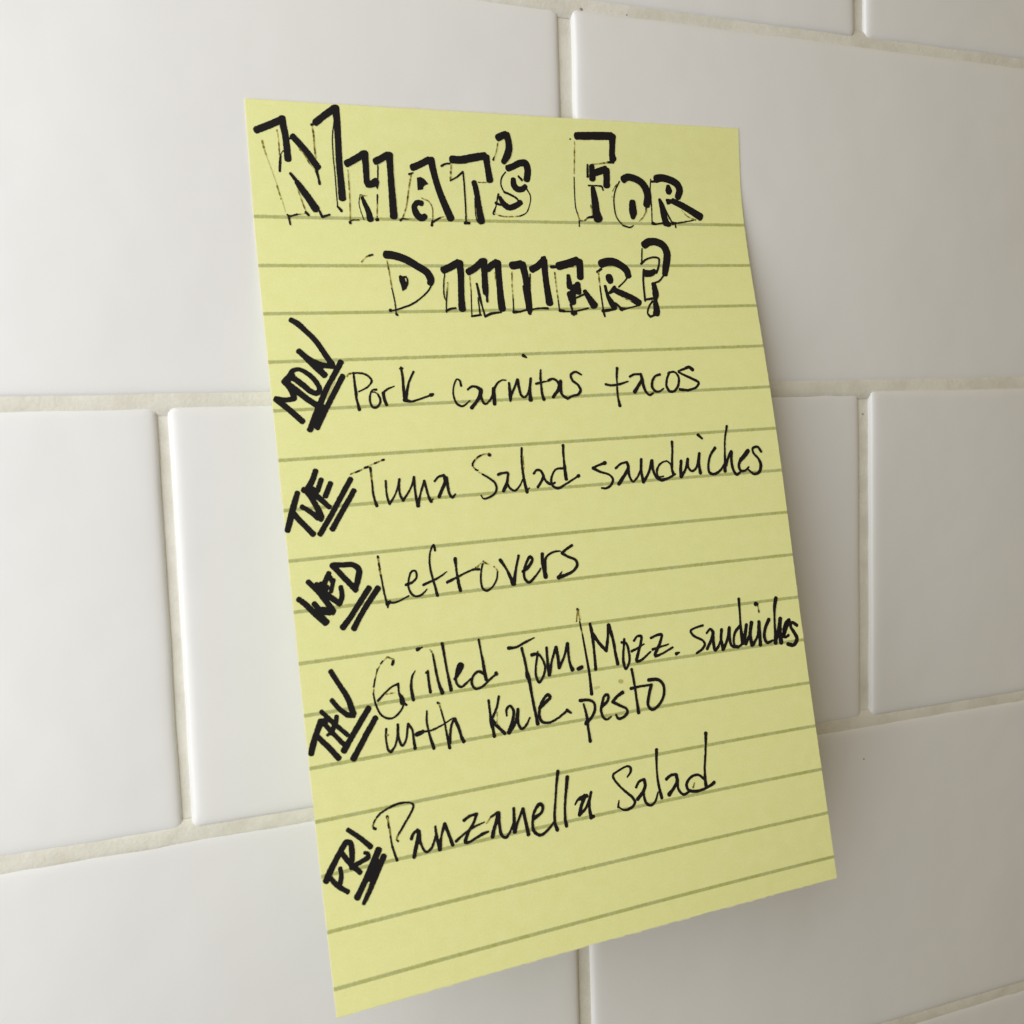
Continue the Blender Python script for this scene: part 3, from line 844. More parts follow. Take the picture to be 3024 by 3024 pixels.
P 69.51,72.63,0.41 70.32,71.24,0.45
P 70.65,69.28,0.58 70.34,71.42,0.54 70.50,73.90,0.62
P 70.54,73.87,0.62 71.91,72.06,0.49 72.93,69.74,0.64
P 72.93,69.74,0.70 72.97,71.69,0.55 73.60,73.24,0.54 74.60,73.77,0.63
P 74.60,73.77,0.63 76.01,73.50,0.49 77.76,72.76,0.39
P 75.09,73.03,0.28 73.96,73.00,0.38 73.77,71.83,0.46 74.66,70.51,0.39 76.19,70.04,0.32 77.01,70.81,0.39 77.17,71.89,0.55 77.34,72.65,0.59
P 77.92,66.18,0.59 77.79,67.82,0.43 77.46,69.59,0.47 77.25,71.36,0.47
P 79.43,70.17,0.63 79.09,71.85,0.63 78.97,73.41,0.71
P 79.08,73.37,0.60 80.17,71.92,0.50 80.96,69.86,0.54
P 80.96,69.91,0.56 80.85,71.61,0.48 81.50,72.41,0.47 82.56,71.91,0.46 83.71,68.95,0.51
P 83.75,68.92,0.56 83.36,71.06,0.52 83.42,72.94,0.72
P 83.96,65.09,0.63 84.83,65.94,0.40
P 87.47,68.03,0.60 86.23,69.44,0.50 85.42,71.56,0.48 85.51,73.02,0.56 86.57,73.38,0.54 87.98,72.73,0.48 89.05,71.63,0.45 89.43,71.11,0.42
P 90.85,63.70,0.52 90.06,66.22,0.40 89.58,69.11,0.44 89.37,71.10,0.57 89.06,72.94,0.72
P 89.43,71.84,0.59 90.30,70.07,0.51 91.06,69.03,0.65
P 91.10,69.03,0.69 90.84,71.20,0.57 91.08,73.04,0.57 91.68,73.85,0.56 92.57,73.36,0.44
P 92.70,71.24,0.56 93.74,70.30,0.83 94.99,69.13,0.87
P 93.08,70.62,0.63 92.41,72.04,0.57 92.67,73.08,0.55 93.73,73.15,0.43 94.65,72.48,0.37
P 98.04,69.47,0.54 97.33,68.43,0.50 96.18,68.65,0.49 96.16,69.57,0.46 97.16,70.89,0.50 97.54,72.20,0.66 96.95,73.67,0.61 95.70,74.00,0.52 94.52,73.06,0.40
@wed
M 1.03,89.19,0.96 2.14,90.21,0.99 3.09,91.39,1.05 5.37,93.89,1.14
M 3.60,90.26,0.93 4.89,91.76,1.00 6.24,92.16,1.09
M 4.01,91.35,1.00 5.36,91.67,1.18 6.86,92.16,1.06
M 4.10,91.97,1.08 5.53,93.83,1.09
M 2.98,86.36,0.94 4.49,88.19,0.94 5.69,90.02,1.00 6.90,92.04,1.07
M 4.30,86.97,0.91 5.95,88.97,1.06 7.23,90.05,1.01 8.17,90.90,0.98
M 6.79,85.24,0.87 5.71,87.10,0.96
M 5.05,87.18,1.28 6.06,87.91,1.28
M 7.44,86.52,0.77 6.79,88.61,0.71
M 8.58,87.89,0.78 8.66,89.45,0.90 8.18,90.78,0.87
M 6.73,85.83,0.86 7.24,86.96,0.86
M 7.43,83.92,1.02 9.19,86.17,0.99 11.28,88.82,1.02
M 7.55,83.93,0.89 9.40,84.13,0.93 11.12,84.28,0.93 12.10,85.20,1.07 11.80,86.85,1.10 11.12,88.49,0.97
M 13.64,88.65,1.04 11.49,91.26,1.01 9.86,93.30,1.00 8.19,95.06,1.12
M 15.25,88.84,1.08 12.88,91.66,0.98 11.22,93.86,0.98 10.13,95.50,1.07
@left
P 15.79,83.27,0.42 15.83,83.75,0.42
F 15.83,83.75,0.35 15.86,85.41,0.34 15.98,86.84,0.32
P 15.87,84.62,0.32 15.96,85.58,0.32
P 16.00,86.68,0.32 16.15,88.75,0.35 16.26,89.94,0.38
P 16.26,89.94,0.35 16.45,91.14,0.41 16.61,92.02,0.54
P 16.63,91.87,0.73 17.13,91.57,0.54
P 16.95,91.75,0.41 18.33,91.76,0.35 20.70,90.91,0.29
P 16.65,92.03,0.48 16.62,92.54,0.29
P 20.35,88.90,0.48 21.65,88.54,0.42 22.50,87.71,0.39 22.41,86.61,0.39 21.70,86.60,0.39 21.04,87.87,0.36 20.82,89.27,0.39 21.20,90.56,0.42 21.99,91.16,0.38 22.82,91.09,0.41 23.53,90.70,0.32 24.19,90.13,0.26
P 26.52,83.28,0.37 26.35,82.20,0.42 25.71,83.07,0.33 25.28,84.80,0.36 25.25,86.56,0.40 25.63,89.01,0.43 25.83,90.16,0.46 26.03,91.46,0.60
P 23.60,89.27,0.48 25.50,88.65,0.39 26.81,88.18,0.36 28.28,87.34,0.23
P 30.16,85.14,0.68 30.15,87.01,0.40 30.25,88.80,0.51 30.32,89.94,0.57 30.53,91.10,0.57
P 28.16,89.28,0.55 29.96,88.64,0.42 32.09,87.86,0.36 33.51,87.49,0.39 34.53,87.55,0.49
P 35.56,86.18,0.34 34.95,87.84,0.34 34.65,89.77,0.38 34.89,91.23,0.41 35.60,91.67,0.45 36.61,91.21,0.37 37.73,89.86,0.34 38.11,88.42,0.31
P 33.97,87.25,0.47 34.27,87.57,0.47
F 34.15,87.18,0.30 35.36,86.37,0.29 36.52,86.85,0.30
F 37.50,87.37,0.24 38.08,88.10,0.24
P 38.89,86.27,0.65 39.87,88.03,0.45 40.41,89.40,0.56 40.92,90.98,0.83
P 42.63,85.85,0.52 42.06,87.42,0.45 41.62,88.87,0.52 41.06,90.99,0.77
P 43.15,88.90,0.64 44.47,88.01,0.62 45.30,86.75,0.53 44.90,86.25,0.63 44.13,87.14,0.49 43.33,88.88,0.46 43.40,90.39,0.49 44.10,91.03,0.50 45.37,90.18,0.44 46.28,89.28,0.35 46.75,88.66,0.31
P 47.41,85.96,0.64 47.27,87.79,0.61 47.47,89.15,0.72 47.59,90.37,0.82
P 47.56,89.16,0.71 48.02,86.86,0.46 48.63,86.28,0.41 49.96,85.79,0.37 51.20,85.79,0.24
P 53.72,84.92,0.51 52.35,85.60,0.48 51.45,86.22,0.55
P 51.45,86.22,0.56 52.55,86.97,0.48 54.09,87.80,0.49 54.35,88.68,0.54 53.48,89.77,0.52 51.75,90.44,0.57 50.16,90.77,0.77
P 50.28,90.54,0.45 51.02,89.72,0.25
@thu
M 2.82,110.42,1.20 1.77,112.40,1.01 0.97,114.26,1.09 0.53,115.60,1.00
M 1.81,112.78,0.89 3.62,115.02,0.95 5.18,117.19,0.98
M 2.99,108.78,0.76 4.54,110.70,0.82 7.12,113.56,0.76
M 3.03,110.53,0.90 4.22,112.29,0.81 6.25,114.95,0.79
M 5.56,110.04,0.80 5.17,111.26,0.90 4.16,112.76,0.87
M 3.03,110.53,1.22 3.45,110.90,1.22
P 3.63,112.94,0.52 4.18,112.66,0.52
M 4.95,107.16,0.80 6.12,108.86,0.82 7.52,110.21,0.91
M 5.29,102.23,0.90 6.56,104.77,0.87 7.83,107.39,1.00 8.49,110.14,1.09
M 7.53,110.14,0.89 8.58,110.40,0.89
M 11.31,109.50,1.04 8.98,112.41,1.04 7.36,114.47,1.03 6.13,116.08,1.12
M 12.33,111.37,1.01 10.19,114.20,1.04 8.89,116.01,1.04 7.61,117.68,1.16
@grilled
P 16.34,102.68,0.48 16.56,102.15,0.55 16.60,101.77,0.35
F 16.60,101.77,0.28 15.61,101.21,0.28
F 15.60,101.24,0.29 14.38,102.15,0.22 13.43,103.56,0.21 12.73,105.61,0.22 12.34,107.40,0.25
P 14.66,101.81,0.29 14.29,102.22,0.29
P 13.57,103.12,0.29 13.40,103.56,0.29
P 12.95,104.73,0.29 12.58,106.05,0.32
P 12.37,107.10,0.28 12.54,108.96,0.34
P 12.54,108.96,0.37 13.24,110.90,0.33 14.25,111.75,0.39 15.35,111.93,0.34 16.55,111.28,0.38 17.29,110.47,0.35 17.58,109.90,0.39
P 13.06,108.55,0.44 14.61,107.28,0.35 15.98,106.44,0.35 17.04,106.18,0.41
P 17.01,106.17,0.38 17.01,107.96,0.41 17.34,108.62,0.76 17.42,109.56,0.89
P 17.40,109.48,0.40 18.11,110.06,0.40
F 14.57,107.61,0.23 16.24,107.65,0.23
P 20.33,104.37,0.23 19.71,105.25,0.36 19.32,106.91,0.48 19.35,108.31,0.58 19.45,109.38,0.58
P 22.69,104.71,0.42 22.65,106.15,0.46 22.67,107.40,0.49 22.73,108.51,0.52
P 21.18,100.66,0.63 22.13,100.38,0.22
F 23.50,100.99,0.22 23.57,101.05,0.22
F 23.74,101.34,0.29 23.97,101.92,0.29
P 23.95,101.84,0.33 24.11,103.84,0.43 24.32,106.23,0.46 24.57,107.68,0.55 24.93,108.92,0.75
P 25.93,100.20,0.59 26.15,103.49,0.43 26.34,106.05,0.46 26.50,107.50,0.59 26.62,108.70,0.63
P 22.36,104.97,0.48 22.64,104.86,0.35
P 27.52,106.89,0.50 28.36,105.90,0.67 29.19,104.58,0.74 28.83,104.37,0.70 27.93,105.99,0.47 27.82,107.72,0.43 28.60,108.44,0.44 29.54,107.97,0.43 30.56,107.25,0.33
P 32.93,100.40,0.44 33.09,102.55,0.37 33.27,104.51,0.51 33.34,106.12,0.58 33.48,107.75,0.64
P 33.45,106.86,0.57 32.17,106.15,0.48 31.07,106.84,0.44 30.67,108.14,0.47 31.26,109.15,0.44 32.47,109.01,0.42 34.15,107.92,0.43 34.89,107.47,0.40 35.64,107.01,0.40
P 35.52,106.88,0.64 35.62,107.12,0.64
P 38.52,102.71,0.68 40.00,102.74,0.43 41.84,102.11,0.46 43.84,101.45,0.23
P 41.12,103.06,0.52 41.52,106.08,0.49 41.57,107.39,0.52 41.63,108.22,0.83 41.84,109.06,0.70 41.98,111.36,0.52 42.20,114.31,0.56 42.35,115.79,0.59 42.47,117.26,0.73
P 42.95,104.58,0.65 44.16,104.56,0.49 44.96,105.57,0.42 45.32,107.18,0.46 44.75,108.82,0.46 43.78,109.80,0.45 43.30,108.45,0.45 43.44,107.00,0.42 43.87,105.42,0.42 44.22,104.15,0.39
P 46.07,103.61,0.50 45.96,105.87,0.50 45.96,107.18,0.60 45.98,108.70,0.67
P 46.16,108.36,0.60 46.85,106.15,0.43 47.96,103.85,0.60
P 47.98,103.82,0.68 48.14,105.66,0.57 48.14,106.99,0.64 48.16,107.68,0.68
P 48.21,107.58,0.60 49.44,105.67,0.43 50.37,103.39,0.57
P 50.41,103.39,0.61 50.35,106.29,0.47 50.47,107.47,0.54 50.78,108.38,0.78
P 51.94,108.43,0.67 52.77,108.20,0.67
P 53.28,97.17,0.47 53.36,97.38,0.47
F 53.31,97.47,0.29 53.51,99.34,0.29
P 53.48,99.59,0.33 53.65,101.38,0.33
F 53.65,101.38,0.25 53.73,102.14,0.25
P 53.73,102.14,0.36 54.03,106.78,0.44 54.17,109.14,0.51 54.17,111.14,0.51 54.12,113.46,0.69
F 53.22,97.63,0.24 52.85,99.47,0.24
P 55.54,100.26,0.51 55.76,102.14,0.69 55.76,104.16,0.55 55.70,106.67,0.51 55.60,109.00,0.62
P 55.85,102.15,0.64 56.97,104.15,0.61 58.24,105.74,0.64
P 58.27,105.80,0.66 58.90,103.38,0.52 59.34,101.03,0.59
P 59.40,101.00,0.74 59.97,104.02,0.59 60.11,106.41,0.59 60.31,108.60,0.70
P 61.69,104.61,0.51 62.58,104.86,0.47 62.96,106.61,0.52 62.83,108.46,0.48 61.89,109.77,0.47 61.58,108.63,0.59 61.72,106.96,0.48 62.06,105.47,0.48 62.33,104.06,0.52
L 54.90,112.49,0.56 55.83,112.41,0.33
L 60.29,111.93,0.77 60.65,112.02,0.77
P 64.35,104.62,0.47 65.14,103.87,0.42 66.00,103.97,0.55 65.83,104.95,0.53 65.01,106.89,0.56 64.40,108.60,0.60 65.34,108.55,0.49 67.58,107.19,0.36
P 63.59,106.57,0.52 64.82,106.18,0.42 66.40,105.53,0.28
P 68.02,104.57,0.49 69.31,104.18,0.48 70.42,104.18,0.56 69.99,105.47,0.53 69.11,106.90,0.63 68.39,107.93,0.53 68.55,108.14,0.40
P 68.51,108.17,0.58 69.73,107.98,0.45 72.47,106.95,0.42
P 68.09,106.81,0.51 69.94,106.49,0.41 71.68,106.23,0.31
P 73.07,108.31,0.70 73.81,108.13,0.31
P 79.71,103.49,0.49 78.13,103.72,0.39 76.88,104.23,0.46 77.33,105.20,0.48 79.31,106.49,0.44 79.64,107.23,0.51 78.87,108.15,0.51 77.56,108.75,0.43
P 80.35,105.09,0.44 81.24,104.41,0.49 81.78,105.09,0.67 81.19,106.51,0.58 80.01,108.20,0.61
P 81.79,105.00,0.63 81.61,107.09,0.63 81.77,108.69,0.63 82.67,108.01,0.52
P 82.55,108.08,0.43 83.47,106.61,0.46
P 83.78,104.80,0.67 83.39,106.60,0.63 83.55,108.77,0.67
P 83.66,108.72,0.62 84.85,106.78,0.55 85.56,104.66,0.67
P 85.57,104.60,0.68 85.34,106.84,0.60 85.63,108.29,0.57 87.02,108.68,0.64
P 88.03,104.59,0.64 86.83,105.61,0.58 86.18,107.30,0.48 86.32,108.38,0.46 87.19,108.63,0.46 87.96,108.23,0.52 88.31,107.91,0.49
P 88.54,99.13,0.60 88.36,102.05,0.44 88.19,104.34,0.48 88.16,106.47,0.72 88.18,108.08,0.80
P 89.52,104.50,0.68 88.91,106.57,0.68 88.48,108.11,0.56
P 88.81,108.33,0.66 90.23,106.19,0.51
P 90.73,104.20,0.76 90.07,106.71,0.72 90.22,108.68,0.81
P 90.54,108.63,0.66 91.69,107.08,0.48 92.44,104.21,0.61
P 92.48,104.22,0.65 92.28,106.97,0.69 92.13,108.88,0.77
P 92.20,100.55,0.90 92.59,100.66,0.65
F 92.67,101.10,0.32 92.76,102.30,0.32
P 94.80,104.04,0.75 93.73,105.71,0.64 93.27,107.45,0.65 93.71,108.61,0.62 95.15,108.36,0.43
P 97.07,99.89,0.77 96.49,101.70,0.69 96.25,103.30,0.49 95.96,105.97,0.53 95.91,107.41,0.74 95.68,108.91,0.86
P 96.00,108.14,0.69 96.77,106.07,0.61 97.51,104.17,0.77
P 97.51,104.17,0.82 97.07,106.82,0.82 97.04,109.07,0.90
P 97.71,107.80,0.88 98.63,106.10,0.88 99.58,104.77,0.95 98.65,105.29,0.72 97.98,107.11,0.78 98.09,108.03,0.57 98.96,107.77,0.55
P 101.23,105.97,0.68 100.13,105.26,0.61 99.72,106.05,0.62 100.32,107.30,0.73 100.82,108.72,0.83 99.83,109.86,0.77 98.49,109.52,0.76
P 13.96,113.61,0.44 13.76,114.95,0.35 13.77,116.17,0.37 13.93,117.26,0.46 14.36,117.66,0.51
P 14.36,117.66,0.51 15.17,116.86,0.38 15.79,115.29,0.38 16.13,113.20,0.45
P 16.16,113.24,0.45 16.02,115.48,0.44 16.52,116.94,0.45 17.26,116.15,0.39 17.98,113.38,0.42
P 18.01,113.39,0.46 18.62,114.46,0.41 18.70,116.24,0.45 18.77,117.78,0.61
F 14.00,114.61,0.30 14.23,114.72,0.30
P 19.36,115.46,0.78 20.54,115.16,0.66
P 20.53,115.19,0.31 22.09,115.18,0.34 24.13,114.63,0.32 26.41,113.65,0.22
P 21.69,111.70,0.29 21.45,113.45,0.39 21.63,115.57,0.42 21.87,116.92,0.51 22.18,118.36,0.61
P 23.81,110.55,0.37 24.14,110.79,0.37
F 24.09,110.91,0.29 24.31,111.88,0.29
P 24.31,111.88,0.32 24.64,113.88,0.32
P 24.68,113.97,0.33 24.89,116.50,0.42 25.10,118.78,0.59
P 25.24,117.95,0.53 25.66,115.69,0.43 26.19,114.37,0.46 26.68,113.90,0.56
P 26.68,113.90,0.58 27.29,115.95,0.52 27.54,117.25,0.55 27.85,118.11,0.68
P 33.48,111.62,0.44 33.49,114.41,0.47 33.55,115.53,0.78 33.67,116.98,0.57 33.77,118.14,0.64
P 35.54,111.21,0.45 34.85,113.19,0.44 33.74,114.93,0.54
P 33.78,115.49,0.81 34.59,116.49,0.58 35.85,118.00,0.61
F 34.84,113.98,0.20 34.55,116.01,0.20
P 36.61,114.90,0.31 36.75,113.72,0.45 37.45,113.20,0.44 38.05,114.16,0.51 37.63,116.02,0.62 37.08,117.21,0.76 36.67,117.94,0.79
P 36.73,117.95,0.58 38.04,116.56,0.45 38.93,114.05,0.48
P 38.93,114.05,0.59 38.66,116.50,0.51 39.20,117.68,0.48 40.13,117.22,0.44 41.06,115.95,0.31
P 43.19,114.54,0.61 44.60,113.62,0.61 45.64,112.79,0.60 45.22,112.32,0.59 44.24,112.99,0.52 43.35,114.32,0.53 43.01,115.89,0.52 43.42,117.06,0.49 44.97,117.40,0.45 46.84,116.81,0.40
P 46.84,116.81,0.41 48.59,115.85,0.44
P 48.61,115.69,0.60 49.39,116.32,0.40
P 51.49,114.33,0.59 53.33,114.51,0.49 54.30,115.15,0.49 54.33,116.48,0.54 53.40,117.82,0.53 52.07,118.80,0.52
P 52.15,115.07,0.36 52.44,116.85,0.47 52.52,118.18,0.58 52.46,119.49,0.50 52.51,120.65,0.50 52.53,122.12,0.65
P 52.22,118.66,0.77 52.55,118.35,0.77
P 55.77,116.20,0.56 57.26,115.12,0.54 57.40,114.10,0.53 56.68,114.20,0.50 55.91,115.72,0.51 55.57,116.83,0.51 55.91,118.24,0.49 56.59,118.64,0.43 57.50,118.28,0.34
P 60.57,114.09,0.69 59.42,114.60,0.56 58.16,115.55,0.60
P 58.16,115.55,0.57 59.52,116.42,0.51 60.86,117.26,0.52 61.01,117.98,0.59 60.12,118.72,0.52 58.97,118.88,0.53 58.56,118.11,0.43
P 63.05,110.00,0.52 63.26,113.11,0.49 63.29,116.15,0.49 63.34,118.38,0.71
P 62.34,113.62,0.57 64.53,113.49,0.44 66.81,113.54,0.47
P 66.81,113.54,0.64 65.98,115.53,0.60 65.56,117.33,0.56 66.30,118.25,0.54 67.76,117.65,0.54 69.13,115.98,0.53 69.39,113.97,0.57 68.45,112.78,0.59 66.35,112.52,0.67
@fri
M 1.44,136.16,0.82 2.60,137.75,0.84 4.21,139.08,0.78
M 3.30,135.00,0.71 3.37,136.37,0.81 2.80,137.94,0.91
M 0.68,136.59,1.06 1.46,135.38,1.10 3.16,133.04,0.98 4.75,131.11,0.96
M 4.68,131.06,0.87 5.49,131.30,0.93 5.63,132.41,0.99 5.46,134.32,0.94
M 3.72,132.37,0.84 4.83,134.26,0.89 6.66,136.48,0.86
M 5.16,135.26,0.95 6.00,135.25,0.95
M 5.94,135.07,0.84 7.53,134.60,0.78
M 7.53,134.60,0.79 8.26,134.27,0.94 8.26,133.69,0.71 7.71,133.43,0.56
M 5.29,129.13,0.75 7.08,130.72,0.81 8.96,132.75,0.93
M 10.24,133.41,1.13 8.58,136.07,1.12 6.70,138.81,1.02 5.57,140.34,1.14
M 11.01,134.63,1.04 9.17,137.49,1.06 7.62,140.01,0.90 6.59,141.51,0.65
M 9.72,135.01,0.85 8.03,137.96,0.84
L 7.80,138.62,0.22 7.19,139.77,0.22
@panzanella
P 12.38,128.30,0.46 12.43,128.61,0.46
F 12.43,128.61,0.34 12.49,130.32,0.34
P 12.45,129.72,0.37 12.55,130.48,0.37
F 12.55,130.48,0.31 12.59,132.40,0.31
P 12.55,131.66,0.31 12.65,133.59,0.34
P 12.67,133.44,0.39 12.92,134.67,0.39 13.18,135.83,0.51
P 9.79,129.75,0.48 10.11,129.99,0.48
F 9.63,129.45,0.28 10.30,128.41,0.28 11.01,127.74,0.28
P 9.90,128.92,0.31 10.22,128.47,0.31
P 10.57,128.10,0.31 11.26,127.57,0.38
P 11.26,127.57,0.34 12.66,127.02,0.34 13.81,126.69,0.39 15.41,126.58,0.36 16.73,126.84,0.32 17.26,127.36,0.41 16.59,128.60,0.38 15.08,130.39,0.41 13.78,131.91,0.35
F 13.78,131.91,0.35 13.55,132.52,0.34 13.83,132.80,0.32
P 13.55,132.45,0.29 13.75,132.78,0.29
P 16.17,132.83,0.61 16.62,132.07,0.48 17.45,131.61,0.53
P 17.64,131.87,0.64 17.30,133.21,0.71 16.78,134.44,0.67 16.26,135.95,0.64
P 17.73,132.11,0.50 17.76,134.05,0.43 18.52,135.57,0.40 19.50,135.15,0.48 20.11,134.23,0.42 20.53,133.35,0.42
P 20.69,131.69,0.41 20.74,133.46,0.51 20.89,134.39,0.63 21.03,135.64,0.66
P 21.10,135.40,0.58 21.59,133.48,0.42 22.44,131.55,0.56
P 22.46,131.58,0.66 22.92,133.30,0.54 23.45,135.39,0.60
P 26.05,131.67,0.57 27.25,131.14,0.47 28.63,131.04,0.52
P 28.50,131.12,0.53 27.83,132.36,0.46 26.64,133.72,0.56
P 26.64,133.72,0.50 25.82,135.38,0.62 26.38,135.52,0.46 28.07,135.01,0.41
P 28.07,135.01,0.44 29.43,134.58,0.53 30.33,134.46,0.31
P 24.11,134.88,0.51 25.87,133.90,0.38 27.63,133.19,0.38 29.77,132.70,0.25
F 30.17,132.97,0.26 31.15,132.04,0.27
P 31.15,132.04,0.38 32.50,131.50,0.48
P 32.54,131.58,0.57 32.01,133.10,0.61 31.40,134.36,0.64 30.96,135.47,0.77
P 32.70,131.62,0.64 32.55,133.82,0.53 32.75,135.58,0.52 33.47,136.12,0.47 34.41,135.29,0.43
P 34.41,135.29,0.37 35.31,133.89,0.44
P 35.67,131.40,0.51 35.46,133.46,0.58 35.28,135.43,0.78
P 35.43,135.15,0.61 36.19,133.75,0.44 37.42,131.84,0.58
P 37.42,131.84,0.61 37.61,134.03,0.58 37.82,136.43,0.68
P 39.20,133.90,0.66 40.99,133.03,0.48 41.29,131.99,0.62 40.77,131.58,0.59 39.66,132.55,0.52 38.94,134.44,0.48 38.98,136.08,0.59 40.11,137.01,0.52 41.70,136.38,0.47 43.16,135.18,0.34
P 45.23,126.46,0.64 44.55,128.86,0.46 44.00,131.31,0.42 43.58,133.13,0.46 43.31,134.65,0.49 43.30,135.75,0.52 43.55,136.74,0.68
P 46.92,127.81,0.71 46.37,129.99,0.53 45.91,131.82,0.46 45.60,133.35,0.49 45.38,135.21,0.53 45.44,136.42,0.63
P 47.77,132.99,0.35 48.59,132.15,0.44 49.92,131.72,0.56
P 48.86,132.12,0.71 50.35,131.86,0.68
P 49.86,132.06,0.71 49.03,133.35,0.64 48.36,134.98,0.68
P 48.35,135.01,0.58 49.83,133.98,0.49 51.14,131.81,0.46
P 51.32,131.36,0.50 50.71,133.02,0.54 50.54,134.43,0.53 50.63,135.89,0.75
P 50.52,135.90,0.59 51.12,135.76,0.59
P 59.16,129.94,0.32 60.01,129.06,0.48 60.03,128.24,0.46 59.34,127.96,0.40 57.50,128.47,0.37 56.25,129.11,0.43 56.50,130.10,0.42 57.86,131.97,0.41 59.61,133.84,0.52 60.01,134.81,0.52 59.13,135.63,0.51 57.61,135.80,0.41 56.44,135.05,0.23
P 56.40,135.04,0.44 56.74,133.89,0.26
P 60.68,132.11,0.51 61.45,131.21,0.49 62.56,130.96,0.50
P 62.60,131.03,0.63 62.63,132.16,0.63 61.97,133.20,0.62 60.65,134.34,0.68
P 62.68,131.84,0.56 62.07,133.71,0.48 62.36,135.40,0.53 63.21,135.97,0.49 64.25,135.42,0.44 65.12,133.84,0.34
P 66.08,125.92,0.64 65.75,127.88,0.49 65.49,130.17,0.41 65.45,132.16,0.49 65.72,135.02,0.63
P 67.26,131.74,0.60 68.39,131.17,0.55 69.44,131.21,0.53
P 69.51,131.36,0.68 69.51,132.53,0.68 68.55,133.70,0.62 67.39,134.66,0.76
P 69.66,132.22,0.57 69.51,133.95,0.52 70.42,135.20,0.50 71.82,134.91,0.44
P 77.19,124.50,0.70 76.78,126.97,0.47 76.19,129.61,0.47 75.87,131.09,0.47 75.64,132.91,0.58 75.58,134.43,0.70
P 75.41,133.08,0.53 74.24,132.13,0.47 72.66,132.23,0.49 71.46,133.37,0.57 71.60,134.49,0.57 72.96,135.07,0.56 74.73,135.04,0.54 75.96,134.75,0.49 77.42,134.24,0.63
P 77.26,134.25,0.69 77.48,134.12,0.69
F 73.15,133.50,0.31 72.75,134.27,0.30
'''

ink = ink_material()


def smooth_path(pts):
    """Centripetal Catmull-Rom through (u, v, width) points, resampled about every 0.22 mm."""
    if len(pts) == 1:
        return pts
    P = [Vector(p) for p in pts]
    Q = [P[0] * 2 - P[1]] + P + [P[-1] * 2 - P[-2]]
    out = [P[0]]
    for i in range(1, len(Q) - 2):
        p0, p1, p2, p3 = Q[i - 1:i + 3]

        def kn(a, b):
            return max(math.hypot(a.x - b.x, a.y - b.y), 1e-3) ** 0.5
        t0 = 0.0
        t1 = t0 + kn(p0, p1); t2 = t1 + kn(p1, p2); t3 = t2 + kn(p2, p3)
        n = max(2, int(math.hypot(p1.x - p2.x, p1.y - p2.y) / 0.22))
        for j in range(1, n + 1):
            t = t1 + (t2 - t1) * j / n
            A1 = p0 * ((t1 - t) / (t1 - t0)) + p1 * ((t - t0) / (t1 - t0))
            A2 = p1 * ((t2 - t) / (t2 - t1)) + p2 * ((t - t1) / (t2 - t1))
            A3 = p2 * ((t3 - t) / (t3 - t2)) + p3 * ((t - t2) / (t3 - t2))
            B1 = A1 * ((t2 - t) / (t2 - t0)) + A2 * ((t - t0) / (t2 - t0))
            B2 = A2 * ((t3 - t) / (t3 - t1)) + A3 * ((t - t1) / (t3 - t1))
            r = B1 * ((t2 - t) / (t2 - t1)) + B2 * ((t - t1) / (t2 - t1))
            out.append(r)
    return out


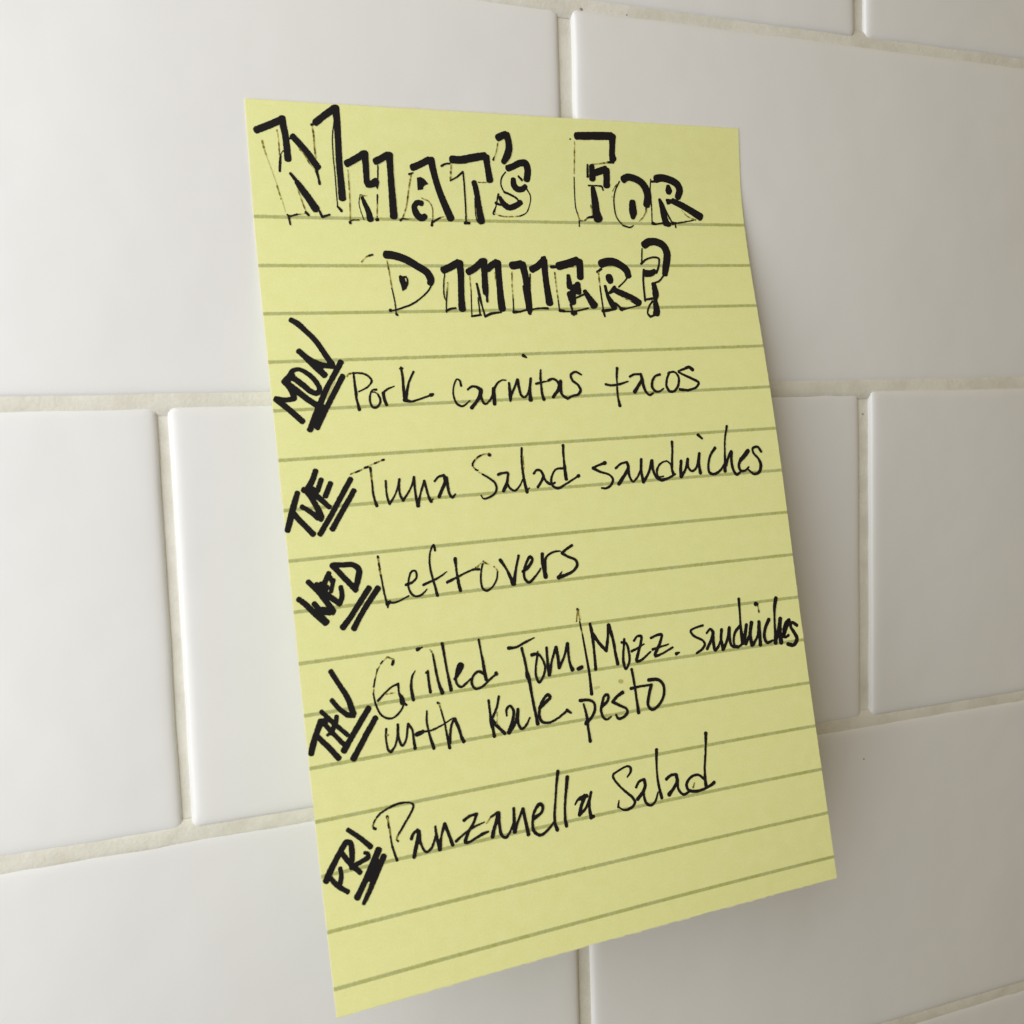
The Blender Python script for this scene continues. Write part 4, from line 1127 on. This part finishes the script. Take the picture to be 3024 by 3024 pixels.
class Writing:
    def __init__(self):
        self.v, self.f, self.d, self.k = [], [], [], 0

    def pt(self, u, v, lift, dens):
        self.v.append(sheet_at(u, v, lift)); self.d.append(dens)
        return len(self.v) - 1

    def stroke(self, kind, pts):
        self.k += 1
        lift = THICK / 2 + 0.035 + 0.0025 * (self.k % 36)
        sd = self.k * 7.13
        if kind == 'B':
            self.f.append(tuple(self.pt(p[0], p[1], lift, 1.0) for p in pts))
            return
        path = smooth_path(pts)
        n = len(path)
        rough = {'M': 0.07, 'P': 0.06, 'F': 0.06, 'L': 0.03}[kind]
        grow = {'M': 1.07, 'P': 1.13, 'F': 1.35, 'L': 1.0}[kind]
        prev = None
        L = R = None
        arc = 0.0
        for i, p in enumerate(path):
            a, b = path[max(i - 1, 0)], path[min(i + 1, n - 1)]
            tx, ty = b.x - a.x, b.y - a.y
            l = math.hypot(tx, ty) or 1.0
            tx, ty = tx / l, ty / l
            if i:
                arc += math.hypot(p.x - path[i - 1].x, p.y - path[i - 1].y)
            hw = p.z * 0.5 * grow
            if kind == 'F':
                q = n1(arc * 1.7, sd, 0.2) + 0.5 * n1(arc * 4.1, sd, 4.2)
                dens = min(max(0.44 + 0.55 * q, 0.14), 0.85)
                hw *= 0.80 + 0.35 * q
            elif kind == 'L':
                dens = 0.22 + 0.16 * n1(arc * 1.3, sd, 0.2)
            elif kind == 'P':
                q = n1(arc * 1.1, sd, 0.2)
                dens = min(max(1.0 + 0.75 * q * max(0.0, 1 - p.z / 0.55), 0.6), 1.0)
                hw *= 1.0 + 0.12 * n1(arc * 2.3, sd, 9.9)
            else:
                dens = 1.0
            wl = hw + rough * n1(arc * 3.3, sd, 1.0)
            wr = hw + rough * n1(arc * 3.3, sd, 2.0)
            l_ = self.pt(p.x - ty * wl, p.y + tx * wl, lift, dens)
            r_ = self.pt(p.x + ty * wr, p.y - tx * wr, lift, dens)
            if prev is not None:
                self.f.append((prev[0], l_, r_, prev[1]))
            if i in (0, n - 1):
                # nib end: a rounded, slightly irregular cap
                s = -1 if i == 0 else 1
                cap = []
                sq = 0.72 if kind == 'M' else 0.9
                for c in range(1, 7):
                    an = math.pi * c / 7
                    ca, sa = math.cos(an), math.sin(an)
                    rr = (wl * (1 + ca) + wr * (1 - ca)) / 2 * (1 + 0.06 * n1(c * 0.9, sd, i))
                    cap.append(self.pt(p.x - ty * rr * ca + s * tx * rr * sa * sq, p.y + tx * rr * ca + s * ty * rr * sa * sq, lift, dens))
                loop = [l_] + cap + [r_]
                self.f.append(tuple(loop if s > 0 else reversed(loop)))
            prev = (l_, r_)


PARTS = {
    'title': ('heading_lettering', "big outlined capitals reading WHAT'S FOR DINNER? with thick black shading"),
    'mon': ('day_name', 'thick black marker MON, slanted and underlined twice'),
    'tue': ('day_name', 'thick black marker TUE, slanted and underlined twice'),
    'wed': ('day_name', 'thick black marker WED, slanted and underlined twice'),
    'thu': ('day_name', 'thick black marker THU, slanted and underlined twice'),
    'fri': ('day_name', 'thick black marker FRI, slanted and underlined twice'),
    'pork': ('menu_entry', 'thin pen handwriting reading Pork carnitas tacos'),
    'tuna': ('menu_entry', 'thin pen handwriting reading Tuna Salad sandwiches'),
    'left': ('menu_entry', 'thin pen handwriting reading Leftovers'),
    'grilled': ('menu_entry', 'thin pen handwriting on two lines reading Grilled Tom./Mozz. sandwiches with Kale pesto'),
    'panzanella': ('menu_entry', 'thin pen handwriting reading Panzanella Salad'),
}
writing = {}
cur = None
for line in INK.strip().splitlines():
    if line[0] == '@':
        cur = writing.setdefault(line[1:], Writing())
        continue
    kind, *rest = line.split()
    cur.stroke(kind, [tuple(float(c) for c in r.split(',')) for r in rest])
for key, w in writing.items():
    nm, lab = PARTS[key]
    o = mesh_obj(nm, w.v, w.f, ink, note, smooth=False, attr=w.d)
    o['label'] = lab
